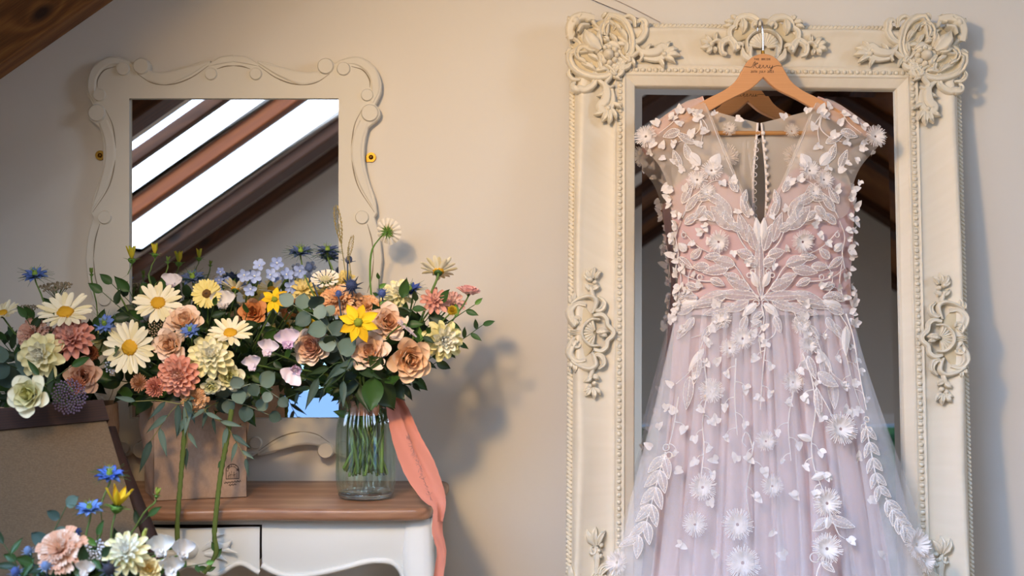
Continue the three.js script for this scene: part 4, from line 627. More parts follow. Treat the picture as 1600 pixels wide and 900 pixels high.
// ------------------------------------------------------------------ glass vase and ribbon
const VX = (571.5 - 800) * px(0.24), VZ = 0.24;
{
  const v = thing('glass_vase', 'clear ribbed glass vase holding flower stems at the right end of the table', 'vase', V(VX, TOP + 0.001, VZ)), H = 0.186;
  const prof = (t) => 0.0505 + 0.0035 * Math.sin(Math.PI * Math.pow(t, 0.7)) - 0.0075 * Math.exp(-Math.pow((t - 0.86) / 0.13, 2)) + 0.004 * Math.pow(t, 12), R = (t, a) => prof(t) + 0.0018 * Math.cos(a * 18) * clamp(t * 8, 0, 1) * clamp((1 - t) * 10, 0, 1);
  const clear = new THREE.MeshPhysicalMaterial({ color: '#f4fbf8', roughness: 0.02, transmission: 1, thickness: 0, ior: 1.85, side: THREE.DoubleSide }), solid = new THREE.MeshPhysicalMaterial({ color: '#ffffff', roughness: 0.02, transmission: 1, thickness: 0.02, ior: 1.5, side: THREE.DoubleSide });
  part('wall', grid(176, 24, (u, t) => { const a = u * 2 * Math.PI, r = R(t, a); return V(Math.cos(a) * r, 0.004 + t * H, Math.sin(a) * r); }), clear, v);
  part('inner_wall', grid(176, 24, (u, t) => { const a = u * 2 * Math.PI, r = R(t, a) - 0.003; return V(Math.cos(a) * r, 0.012 + t * (H - 0.008), Math.sin(a) * r); }), clear, v);
  part('rim', (() => { const g = new THREE.TorusGeometry(prof(1) - 0.0015, 0.0017, 8, 48); g.rotateX(Math.PI / 2); g.translate(0, H + 0.004, 0); return g; })(), solid, v);
  part('base', new THREE.LatheGeometry([[0.0001, 0], [0.044, 0], [0.049, 0.0025], [0.0503, 0.006], [0.0495, 0.010], [0.047, 0.012], [0.0001, 0.0125]].map((q) => new THREE.Vector2(...q)), 64), solid, v);
}
{
  const cloth = new THREE.MeshPhysicalMaterial({ color: '#cc8470', roughness: 0.85, sheen: 0.4, sheenColor: new THREE.Color('#ffc0a8'), side: THREE.DoubleSide }), r = thing('ribbon', 'coral frayed ribbon tied round the stems and trailing over the table end', 'ribbon', V(VX, 0.955, VZ)), o = r.position;
  const strip = (pts, ws, wave = 0.003) => { const c = curve3(pts.map(([x, y, z]) => P(x, y, z).sub(o))); return grid(6, 40, (u, t) => { const q = c.getPoint(t), d = c.getTangent(t), n = V(0.3, 0, 1), s = d.clone().cross(n).normalize(), w = at1(ws, t) * px(0.34); return q.addScaledVector(s, (u - 0.5) * w + 0.0008 * Math.sin(t * 140) * (u - 0.5)).add(V(0, 0, wave * Math.sin(u * 5 + t * 9))); }); };
  part('tail', strip([[606, 610, 0.285], [616, 650, 0.298], [628, 690, 0.315], [646, 735, 0.345], [668, 772, 0.375], [684, 792, 0.392], [683, 830, 0.394], [690, 862, 0.394], [685, 905, 0.394], [684, 960, 0.394]], [14, 22, 28, 30, 24, 16, 17, 15, 16, 17]), cloth, r);
  part('tail', strip([[616, 610, 0.27], [632, 645, 0.28], [648, 684, 0.3], [668, 724, 0.33], [684, 766, 0.37], [690, 788, 0.4], [688, 815, 0.4]], [12, 18, 20, 22, 20, 14, 8]), cloth, r);
  const G = []; for (let i = 0; i < 70; i++) { const t = i / 70, x = lerp(637, 673, t), y = lerp(676, 778, t), z = lerp(0.305, 0.385, t) + 0.006, a = P(x, y, z).sub(o), b = P(x + rr(-6, 4), y + rr(-5, 7), z + 0.002).sub(o); G.push(tube(curve3([a, a.clone().lerp(b, 0.5).add(V(0, rr(-0.002, 0.002), 0.001)), b]), 0.0003, 0.0003, 3, 3)); }
  part('frayed_threads', merge(G), std('#8a6f68', 0.9), r).userData.kind = 'stuff';
  part('wrap', grid(32, 3, (u, v) => { const a = u * 2 * Math.PI, q = 0.036 + 0.001 * Math.sin(u * 40); return V(Math.cos(a) * q, -0.012 + v * 0.026 - 0.01, Math.sin(a) * q); }), cloth, r);
}

// ------------------------------------------------------------------ flowers
const mats = {}, pm = (c, rough = 0.75) => mats[c + rough] ??= std(c, rough);
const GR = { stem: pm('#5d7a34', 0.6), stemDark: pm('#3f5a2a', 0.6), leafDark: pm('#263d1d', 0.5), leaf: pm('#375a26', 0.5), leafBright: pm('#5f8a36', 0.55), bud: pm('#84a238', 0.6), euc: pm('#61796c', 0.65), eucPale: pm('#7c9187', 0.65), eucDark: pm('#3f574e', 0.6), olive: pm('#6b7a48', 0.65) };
// petal: base at the origin, along +y, face towards +z; shape(t) gives the half-width
function petalGeo(L, W, shape, cup = 0.3, curl = 0.2, nx = 4, ny = 6, ruffle = 0) { return grid(nx, ny, (u, v) => { const s = u * 2 - 1, w = W * shape(v); return V(s * w, L * v * (1 - 0.06 * s * s * v), cup * W * s * s + curl * L * v * v + ruffle * W * Math.sin(s * 9 + v * 4) * v * v); }); }
const SH = { ray: (t) => 0.35 + 0.65 * Math.pow(Math.sin(Math.PI * (0.12 + 0.72 * t)), 0.8) * (t > 0.9 ? 1 - (t - 0.9) * 4.5 : 1), round: (t) => Math.pow(Math.sin(Math.PI * clamp(0.06 + 0.84 * t, 0, 1)), 0.6) * (0.45 + 0.55 * t), pointed: (t) => Math.pow(Math.sin(Math.PI * Math.pow(t, 0.75)), 0.9) + 0.03, fan: (t) => 0.18 + 0.82 * Math.pow(t, 0.8), thread: (t) => 1 - 0.6 * t, coin: (t) => Math.pow(Math.sin(Math.PI * Math.pow(clamp(t, 0, 1), 0.85)), 0.62) * (1 - 0.12 * t) + 0.01, lance: (t) => Math.sin(Math.PI * Math.pow(t, 0.6)) + 0.02 };
const E = new THREE.Euler();
// one petal or leaf as a mesh of its own: turned phi round +z, lifted by tilt from the plane
function addPetal(h, geo, mat, phi, tilt, r0 = 0, z0 = 0, s = 1, name = 'petal') { const m = part(name, geo, mat, h); m.rotation.order = 'ZXY'; m.rotation.set(tilt, 0, phi - Math.PI / 2); m.position.set(Math.cos(phi) * r0, Math.sin(phi) * r0, z0); m.scale.setScalar(s); return m; }
function petalInto(list, geo, phi, tilt, r0 = 0, z0 = 0, s = 1) { const g = geo.clone(); g.scale(s, s, s); E.set(tilt, 0, phi - Math.PI / 2, 'ZXY'); g.applyMatrix4(new THREE.Matrix4().makeRotationFromEuler(E).setPosition(Math.cos(phi) * r0, Math.sin(phi) * r0, z0)); list.push(g); }
const bumpy = (r, h, amp) => { const g = new THREE.SphereGeometry(1, 22, 14), p = g.attributes.position; for (let i = 0; i < p.count; i++) { const n = 1 + amp * (vnoise(p.getX(i) * 9 + 20, p.getY(i) * 9 + p.getZ(i) * 7 + 20) - 0.5); p.setXYZ(i, p.getX(i) * r * n, p.getY(i) * r * n, p.getZ(i) * h * n); } g.computeVertexNormals(); return g; };
// where the stems of each bouquet meet and end
const BQ = {
  bag: { mid: () => V(-0.565 + rr(-0.05, 0.05), 0.95, 0.185 + rr(-0.03, 0.03)), end: (m) => V(m.x * 0.6 - 0.565 * 0.4, 0.85, m.z) },
  vase: { mid: () => { const a = rr(0, 6.283), r = 0.039 * Math.sqrt(rr(0.1, 1)); return V(VX + Math.cos(a) * r, 0.955, VZ + Math.sin(a) * r); }, end: (m) => { const a = Math.atan2(m.z - VZ, m.x - VX) + Math.PI + rr(-2.2, 2.2), r = 0.042 * Math.sqrt(rr(0.2, 1)); return V(VX + Math.cos(a) * r, 0.822 + rr(0, 0.014), VZ + Math.sin(a) * r); } },
  left: { mid: () => V(-0.84 + rr(-0.06, 0.06), 0.955, 0.25 + rr(-0.04, 0.04)), end: (m) => V(m.x, 0.86, m.z) },
  low: { mid: () => V(-0.66 + rr(-0.05, 0.05), 0.705, 0.76 + rr(-0.04, 0.04)), end: (m) => V(m.x, 0.56, m.z) },
};
const bases = { bag: 'in the paper bag', vase: 'in the glass vase', left: 'in the bunch behind the chair', low: 'in the low bunch before the chair' };
function plant(name, label, cat, b, x, y, z, dir, o = {}) {
  const head = P(x, y, z), dv = V(...dir).normalize(), m = BQ[b].mid(), e = BQ[b].end(m), g = thing(name, label, cat, e, o.group), q = (v) => v.clone().sub(e);
  const back = head.clone().addScaledVector(dv, -(o.back ?? 0.012)), pts = [q(e), q(m)]; for (const w of o.via ?? []) pts.push(q(P(...w))); if (!o.via) pts.push(q(m.clone().lerp(head, 0.6).addScaledVector(dv, -0.03).add(V(0, 0.006, 0)))); pts.push(q(back), q(head));
  if (!o.noStem) part('stem', tube(curve3(pts), o.r ?? 0.0019, (o.r ?? 0.0019) * 0.75, 22, 6), o.stem ?? GR.stem, g);
  const h = sub(o.headName ?? 'flower_head', g); h.position.copy(q(head)); h.quaternion.setFromUnitVectors(V(0, 0, 1), dv).multiply(new THREE.Quaternion().setFromAxisAngle(V(0, 0, 1), o.spin ?? rr(0, 6.28)));
  return { g, h, q, dv, R: (o.rad ?? 30) * px(z), curve: curve3(pts) };
}
const calyx = (h, r, mat = GR.bud, len = 0.5) => part('calyx', (() => { const g = new THREE.LatheGeometry([[0.0001, -len], [0.16, -len * 0.95], [0.34, -0.3], [0.4, -0.1], [0.34, 0]].map(([a, b]) => new THREE.Vector2(a * r, b * r)), 14); g.rotateX(Math.PI / 2); return g; })(), mat, h);
const B = {
  daisy(b, label, x, y, z, dir, rad, o = {}) {
    const { h, R } = plant(o.name ?? 'daisy', label, 'flower', b, x, y, z, dir, { rad, ...o }), n = o.n ?? 21, G = [0, 1, 2].map((i) => petalGeo(R * (0.78 + i * 0.04), R * 0.125, SH.ray, 0.25, [-0.1, -0.02, 0.08][i])), m = pm(o.petal ?? '#f7efcf'), m2 = pm(o.petal2 ?? '#efe3b4');
    for (let i = 0; i < n; i++) addPetal(h, G[i % 3], i % 4 ? m : m2, (i + rr(-0.25, 0.25)) / n * 6.283, (o.tilt ?? 0.12) + rr(-0.12, 0.14), R * 0.22, rr(-0.002, 0.001));
    const c = part('flower_centre', bumpy(R * 0.3, R * (o.dome ?? 0.17), 0.35), pm(o.eye ?? '#d8a21c'), h); c.position.z = R * 0.03; calyx(h, R * 0.6, GR.leaf, 0.3); if (o.ring) part('ring', bumpy(R * 0.16, R * 0.22, 0.4), pm(o.ring), h);
  },
  yellow(b, label, x, y, z, dir, rad, o = {}) {
    const { h, R } = plant('coneflower', label, 'flower', b, x, y, z, dir, { rad, ...o }), n = o.n ?? 8, G = [petalGeo(R * 0.85, R * 0.22, SH.pointed, 0.35, -0.18), petalGeo(R * 0.78, R * 0.2, SH.pointed, 0.3, -0.3)];
    for (let i = 0; i < n; i++) addPetal(h, G[i % 2], pm(i % 3 ? '#f0cb12' : '#e6b808'), (i + rr(-0.2, 0.2)) / n * 6.283, (o.tilt ?? 0) + rr(-0.2, 0.2), R * 0.12, 0);
    part('flower_centre', bumpy(R * 0.19, R * 0.2, 0.4), pm('#8c9a2a'), h); calyx(h, R * 0.4, GR.leafBright);
  },
  dahlia(b, label, x, y, z, dir, rad, o = {}) {
    const { h, R } = plant(o.name ?? 'dahlia', label, 'flower', b, x, y, z, dir, { rad, ...o }), cols = o.cols, layers = o.layers ?? 6, flat = o.flat ?? 0;
    for (let k = 0; k < layers; k++) { const t = k / (layers - 1), n = Math.round(lerp(6, o.n ?? 13, t)), L = R * lerp(0.38, 0.9, t), g = petalGeo(L, L * (o.w ?? 0.26), SH.round, o.cup ?? 0.55, lerp(0.25, 0.04, t) - (t > 0.8 ? 0.12 : 0)), m = pm(cols[Math.min(cols.length - 1, Math.floor((1 - t) * cols.length))]); for (let i = 0; i < n; i++) addPetal(h, g, m, (i + k * 0.5 + rr(-0.15, 0.15)) / n * 6.283, lerp(1.35, 0.06 + flat, Math.pow(t, 0.8)) + rr(-0.1, 0.1), R * lerp(0.02, 0.14, t), R * lerp(0.26, 0, t), rr(0.9, 1.06)); }
    if (o.eye) part('flower_centre', bumpy(R * 0.14, R * 0.12, 0.5), pm(o.eye), h).position.z = R * 0.34; calyx(h, R * 0.5, GR.leaf, 0.35);
  },
  rose(b, label, x, y, z, dir, rad, o = {}) {
    const { h, R } = plant(o.name ?? 'rose', label, 'flower', b, x, y, z, dir, { rad, ...o }), [c0, c1, c2] = o.cols, heart = grid(60, 5, (u, v) => { const a = u * 6.283 * 2.6, q = R * (0.03 + 0.2 * u) * (0.8 + 0.35 * v); return V(Math.cos(a) * q, Math.sin(a) * q, R * (-0.15 + v * (0.52 - 0.1 * u + 0.05 * Math.sin(a * 1.5)))); }), lay = o.full ? [[0.4, 6, 1.5], [0.52, 8, 1.42], [0.64, 9, 1.32], [0.78, 9, 1.2], [0.9, 8, 1.0], [1.04, 7, 0.72]] : [[0.4, 3, 1.5], [0.54, 4, 1.42], [0.68, 5, 1.32], [0.84, 5, 1.18], [0.98, 5, 0.98], [1.08, 5, 0.68]];
    lay.forEach(([s, n, tilt], k) => { const g = petalGeo(R * lerp(0.62, 0.8, k / 5), R * (0.2 + s * 0.34), SH.round, 0.5 - 0.05 * k, k > 1 ? -0.24 : -0.05, 6, 7), m = pm(k < 2 ? c0 : k < 4 ? c1 : c2); for (let i = 0; i < n; i++) addPetal(h, g, m, (i + k * 0.37 + rr(-0.12, 0.12)) / n * 6.283, tilt + rr(-0.08, 0.08), R * s * 0.46, -R * (0.16 + s * 0.22), rr(0.92, 1.05)); }); part('heart', heart, pm(c0), h);
    calyx(h, R * 0.5, GR.leaf, 0.7).position.z = -R * 0.3;
  },
  carnation(b, label, x, y, z, dir, rad, o = {}) {
    const { h, R } = plant(o.name ?? 'carnation', label, 'flower', b, x, y, z, dir, { rad, ...o }), n = o.n ?? 64, G = [0, 1, 2].map((i) => petalGeo(R * (0.78 + i * 0.08), R * 0.24, SH.fan, 0.2, [-0.05, -0.25, -0.4][i], 8, 6, 0.3));
    for (let i = 0; i < n; i++) { const t = i / n, phi = i * 2.39996; addPetal(h, G[i % 3], pm(o.cols[i % o.cols.length]), phi, lerp(1.52, 0.3, Math.pow(t, 0.8)) + rr(-0.12, 0.12), R * 0.2 * t, -R * 0.3 * (1 - t * 0.2), lerp(0.75, 1, t) * rr(0.9, 1.05)); }
    calyx(h, R * 0.45, GR.bud, 1).position.z = -R * 0.3;
  },
  mum(b, label, x, y, z, dir, rad, o = {}) {
    const { h, R } = plant(o.name ?? 'chrysanthemum', label, 'flower', b, x, y, z, dir, { rad, ...o }), L = [[], []], g = petalGeo(R * 0.62, R * 0.085, SH.ray, 0.5, 0.25, 2, 4); for (let i = 0; i < 110; i++) { const t = Math.sqrt(i / 110); petalInto(L[i % 2], g, i * 2.39996, lerp(1.5, -0.15, t), R * 0.3 * t, R * 0.25 * (1 - t * t), rr(0.8, 1.1)); }
    part('florets', merge(L[0]), pm(o.cols[0]), h); part('florets', merge(L[1]), pm(o.cols[1]), h); calyx(h, R * 0.5, GR.leaf, 0.5);
  },
  nigella(b, label, x, y, z, dir, rad, o = {}) {
    const { h, R } = plant('love_in_a_mist', label, 'flower', b, x, y, z, dir, { rad, ...o }), g = petalGeo(R * 0.72, R * 0.2, SH.pointed, 0.4, -0.1), m = pm(o.petal ?? '#7e9bdc');
    for (let k = 0; k < 2; k++) for (let i = 0; i < 8; i++) addPetal(h, g, k ? pm(o.petal2 ?? '#6683cc') : m, (i + k * 0.5) / 8 * 6.283 + rr(-0.15, 0.15), 0.1 + k * 0.25 + rr(-0.15, 0.15), R * 0.06, k * R * 0.06);
    const T = []; for (let i = 0; i < 36; i++) { const a = i / 36 * 6.283, e = rr(-0.2, 0.55), l = R * rr(0.9, 1.25), d = V(Math.cos(a) * Math.cos(e), Math.sin(a) * Math.cos(e), Math.sin(e) - 0.1); T.push(tube(curve3([V(0, 0, -R * 0.1), d.clone().multiplyScalar(l * 0.5).add(V(0, 0, R * 0.06)), d.clone().multiplyScalar(l)]), R * 0.02, R * 0.008, 5, 3)); }
    part('bracts', merge(T), GR.leaf, h); const S = []; for (let i = 0; i < 9; i++) { const a = i * 2.4; S.push(tube(curve3([V(0, 0, 0), V(Math.cos(a) * R * 0.1, Math.sin(a) * R * 0.1, R * 0.35), V(Math.cos(a) * R * 0.28, Math.sin(a) * R * 0.28, R * 0.55)]), R * 0.03, R * 0.012, 5, 4)); } S.push(bumpy(R * 0.16, R * 0.26, 0.2).translate(0, 0, R * 0.15)); part('seed_pod', merge(S), GR.bud, h);
  },
  delphinium(b, label, x, y, z, dir, rad, o = {}) {
    const { h, R } = plant('delphinium', label, 'flower', b, x, y, z, dir, { rad, headName: 'floret_cluster', ...o }), g = petalGeo(R * 0.34, R * 0.16, SH.round, 0.35, 0.05);
    for (const [fx, fy, fz] of o.spots ?? [[0, 0.1, 0.3], [-0.55, -0.2, 0.2], [0.5, 0.35, 0.1], [0.55, -0.35, 0.2], [-0.3, 0.55, 0]]) { const L = [], c = V(fx * R, fy * R, fz * R); for (let i = 0; i < 5; i++) petalInto(L, g, i / 5 * 6.283 + fx, 0.25 + rr(-0.15, 0.15)); const f = part('floret', merge(L).rotateX(rr(-0.4, 0.4)).rotateY(rr(-0.5, 0.5)).translate(c.x, c.y, c.z), pm(o.petal ?? '#aebfe6'), h); part('eye', bumpy(R * 0.05, R * 0.06, 0.3).translate(c.x, c.y, c.z + R * 0.04), pm('#eef0e6'), h); }
  },
  sweetpea(b, label, x, y, z, dir, rad, o = {}) {
    const { h, R } = plant('sweet_pea', label, 'flower', b, x, y, z, dir, { rad, spin: o.spin ?? 0, ...o }), m = pm(o.petal ?? '#efe6ee'), m2 = pm(o.petal2 ?? '#ebe0ea');
    addPetal(h, petalGeo(R * 1.1, R * 1.05, SH.round, 0.3, 0.3, 10, 7, 0.12), m, Math.PI / 2 + rr(-0.3, 0.3), 0.4, 0, 0, 1, 'standard_petal'); for (const s of [-1, 1]) addPetal(h, petalGeo(R * 0.85, R * 0.45, SH.round, 0.5, 0.1, 8, 6, 0.12), m2, -Math.PI / 2 + s * 0.5, 0.9, 0, R * 0.08, 1, 'wing_petal');
    addPetal(h, petalGeo(R * 0.5, R * 0.2, SH.round, 0.9, 0.2), m, -Math.PI / 2, 1, 0, R * 0.12, 1, 'keel_petal'); calyx(h, R * 0.4, GR.bud, 0.6);
  },
  scabious(b, label, x, y, z, dir, rad, o = {}) {
    const { h, R } = plant('scabious', label, 'flower', b, x, y, z, dir, { rad, ...o }), g = petalGeo(R * 0.55, R * 0.17, SH.fan, 0.3, 0.05, 5, 5, 0.15);
    for (let i = 0; i < 14; i++) addPetal(h, g, pm(o.petal ?? '#efe9da'), i / 14 * 6.283, 0.25 + rr(-0.1, 0.15), R * 0.42, 0); for (let i = 0; i < 10; i++) addPetal(h, g, pm(o.petal2 ?? '#e6dcc2'), i / 10 * 6.283, 0.7, R * 0.22, R * 0.08, 0.7);
    const L = []; for (let i = 0; i < 40; i++) { const a = i * 2.4, r = R * 0.36 * Math.sqrt(i / 40); L.push(bumpy(R * 0.05, R * 0.08, 0.2).translate(Math.cos(a) * r, Math.sin(a) * r, R * 0.2 * (1 - i / 60))); } part('flower_centre', merge(L), pm(o.eye ?? '#d6cfa4'), h);
    const K = []; for (let i = 0; i < 12; i++) petalInto(K, petalGeo(R * 0.5, R * 0.06, SH.pointed, 0.2, 0.1, 2, 4), i / 12 * 6.283, -0.25 + rr(-0.3, 0.2), R * 0.05, -R * 0.05); part('sepals', merge(K), GR.leafBright, h);
  },
  thistle(b, label, x, y, z, dir, rad, o = {}) {
    const { h, R } = plant('sea_holly', label, 'flower', b, x, y, z, dir, { rad, stem: o.stem ?? pm('#55647a'), ...o }), L = [], C = []; for (let i = 0; i < 90; i++) { const zz = 1 - 2 * (i + 0.5) / 110, q = Math.sqrt(Math.max(0, 1 - zz * zz)), a = i * 2.39996, d = V(Math.cos(a) * q, Math.sin(a) * q, zz); const g = new THREE.ConeGeometry(R * 0.09, R * 0.34, 4); g.rotateX(Math.PI / 2); g.applyQuaternion(new THREE.Quaternion().setFromUnitVectors(V(0, 0, 1), d)); g.translate(d.x * R * 0.55, d.y * R * 0.55, d.z * R * 0.68); L.push(g); }
    L.push(bumpy(R * 0.55, R * 0.68, 0.2)); part('flower_centre', merge(L), pm(o.petal ?? '#4f63a0'), h); for (let i = 0; i < 9; i++) petalInto(C, petalGeo(R * 1.2, R * 0.1, SH.pointed, 0.4, 0.1, 2, 4), i / 9 * 6.283, 0.2 + rr(-0.2, 0.2), R * 0.2, -R * 0.35); part('bracts', merge(C), pm(o.bract ?? '#5d7290'), h);
  },
  umbel(b, label, x, y, z, dir, rad, o = {}) {
    const { h, R } = plant(o.name ?? 'flat_umbel', label, 'flower', b, x, y, z, dir, { rad, headName: 'umbel', back: 0.03, ...o }), L = [], T = []; for (let i = 0; i < (o.n ?? 60); i++) { const a = i * 2.39996, r = R * Math.sqrt((i + 0.5) / (o.n ?? 60)), p = V(Math.cos(a) * r, Math.sin(a) * r, rr(-0.08, 0.08) * R); L.push(new THREE.IcosahedronGeometry(R * (o.dot ?? 0.085), 0).translate(p.x, p.y, p.z)); if (i % 3 === 0) T.push(tube(new THREE.LineCurve3(V(p.x * 0.1, p.y * 0.1, -R * 0.8), p), R * 0.02, R * 0.02, 1, 4)); }
    part('florets', merge(L), pm(o.petal), h); part('stalks', merge(T), pm(o.stalk ?? '#5c6a34'), h);
  },
  bud(b, label, x, y, z, dir, rad, o = {}) {
    const { h, R } = plant(o.name ?? 'flower_bud', label, 'flower bud', b, x, y, z, dir, { rad, headName: 'bud', ...o }), g = petalGeo(R * (o.len ?? 1), R * (o.w ?? 0.22), SH.pointed, 0.5, 0.1); const n = o.n ?? 7; for (let i = 0; i < n; i++) addPetal(h, g, pm(o.cols[i % o.cols.length]), i / n * 6.283, (o.tilt ?? 1.2) + rr(-0.15, 0.15), R * 0.1, 0);
    calyx(h, R * 0.75, GR.leafBright, 0.5); const K = []; for (let i = 0; i < 7; i++) petalInto(K, petalGeo(R * 0.5, R * 0.09, SH.pointed, 0.2, -0.2, 2, 4), i / 7 * 6.283, 0.5 + rr(-0.3, 0.3), R * 0.2, -R * 0.15); part('sepals', merge(K), GR.leafBright, h);
  },
  grass(b, label, x, y, z, dir, rad, o = {}) {
    const { h, R } = plant('ornamental_grass', label, 'grass stem', b, x, y, z, dir, { rad, headName: 'seed_head', r: 0.0011, stem: pm('#8d8550'), ...o }), L = []; for (let i = 0; i < 64; i++) { const t = i / 64, a = i * 2.4, g = petalGeo(R * 0.26, R * 0.032, SH.pointed, 0.5, 0.1, 2, 3), rr0 = R * 0.3 * Math.sin(Math.PI * (0.15 + 0.8 * (1 - t))); g.rotateX(Math.PI / 2 - 0.5); g.rotateZ(a); g.translate(Math.cos(a) * rr0 * 0.6, Math.sin(a) * rr0 * 0.6, -R + t * R * 1.9); L.push(g); } part('seeds', merge(L), pm('#a4945c'), h);
  },
  spike(b, label, x, y, z, dir, rad, o = {}) {
    const { h, R } = plant('veronica', label, 'flower', b, x, y, z, dir, { rad, headName: 'spike', ...o }), L = []; for (let i = 0; i < 150; i++) { const t = i / 150, a = i * 2.4, r = R * 0.17 * (1 - t * 0.75); L.push(new THREE.IcosahedronGeometry(R * 0.05 * (1.1 - t * 0.6), 0).translate(Math.cos(a) * r, Math.sin(a) * r, -R + 2 * R * t)); } part('florets', merge(L), pm(o.petal), h);
  },
};
// a leafy stem: leaves in pairs or turns along its outer part
function sprig(name, label, b, tip, o = {}) {
  const m = BQ[b].mid(), e = BQ[b].end(m), g = thing(name, label, o.cat ?? 'foliage', e, o.group), q = (v) => v.clone().sub(e), T = P(...tip), pts = [q(e), q(m)];
  for (const w of o.via ?? []) pts.push(q(P(...w))); if (!o.via) pts.push(q(m.clone().lerp(T, 0.55).add(V(0, o.arch ?? 0.01, 0)))); pts.push(q(T));
  const c = curve3(pts); part('stem', tube(c, o.r ?? 0.0016, 0.0007, 24, 5), o.stem ?? GR.stemDark, g);
  const n = o.n ?? 8, len = (o.len ?? 30) * px(tip[2]), sh = SH[o.shape ?? 'pointed'], G = [petalGeo(len, len * (o.w ?? 0.2), sh, o.cup ?? 0.35, -0.12, 4, 7), petalGeo(len, len * (o.w ?? 0.2), sh, o.cup ?? 0.3, 0.1, 4, 7)], t0 = o.t0 ?? 0.5;
  for (let i = 0; i < n; i++) {
    const t = n === 1 ? 1 : lerp(t0, 1, i / (n - 1)), p = c.getPointAt(t), d = c.getTangentAt(t), side = V(rr(-0.4, 0.4), rr(-0.2, 0.2), 1).cross(d).normalize().multiplyScalar(i % 2 ? 1 : -1), up = d.clone().multiplyScalar(o.fwd ?? 0.6).addScaledVector(side, i === n - 1 ? 0.1 : 1).add(V(rr(-0.15, 0.15), (o.droop ?? 0) + rr(-0.15, 0.15), rr(-0.1, 0.35))).normalize();
    const z0 = V(rr(-0.35, 0.35), rr(0, 0.5), 1), zz = z0.addScaledVector(up, -up.dot(z0)).normalize(), xx = up.clone().cross(zz).normalize(), f = xx.clone().cross(up), mm = part('leaf', G[i % 2], (o.mats ?? [GR.leaf])[i % (o.mats ?? [GR.leaf]).length], g);
    mm.matrix.makeBasis(xx, up, f).setPosition(p); mm.matrix.decompose(mm.position, mm.quaternion, mm.scale); mm.scale.setScalar(rr(0.8, 1.1) * (t > 0.9 ? 0.85 : 1));
  }
  return g;
}

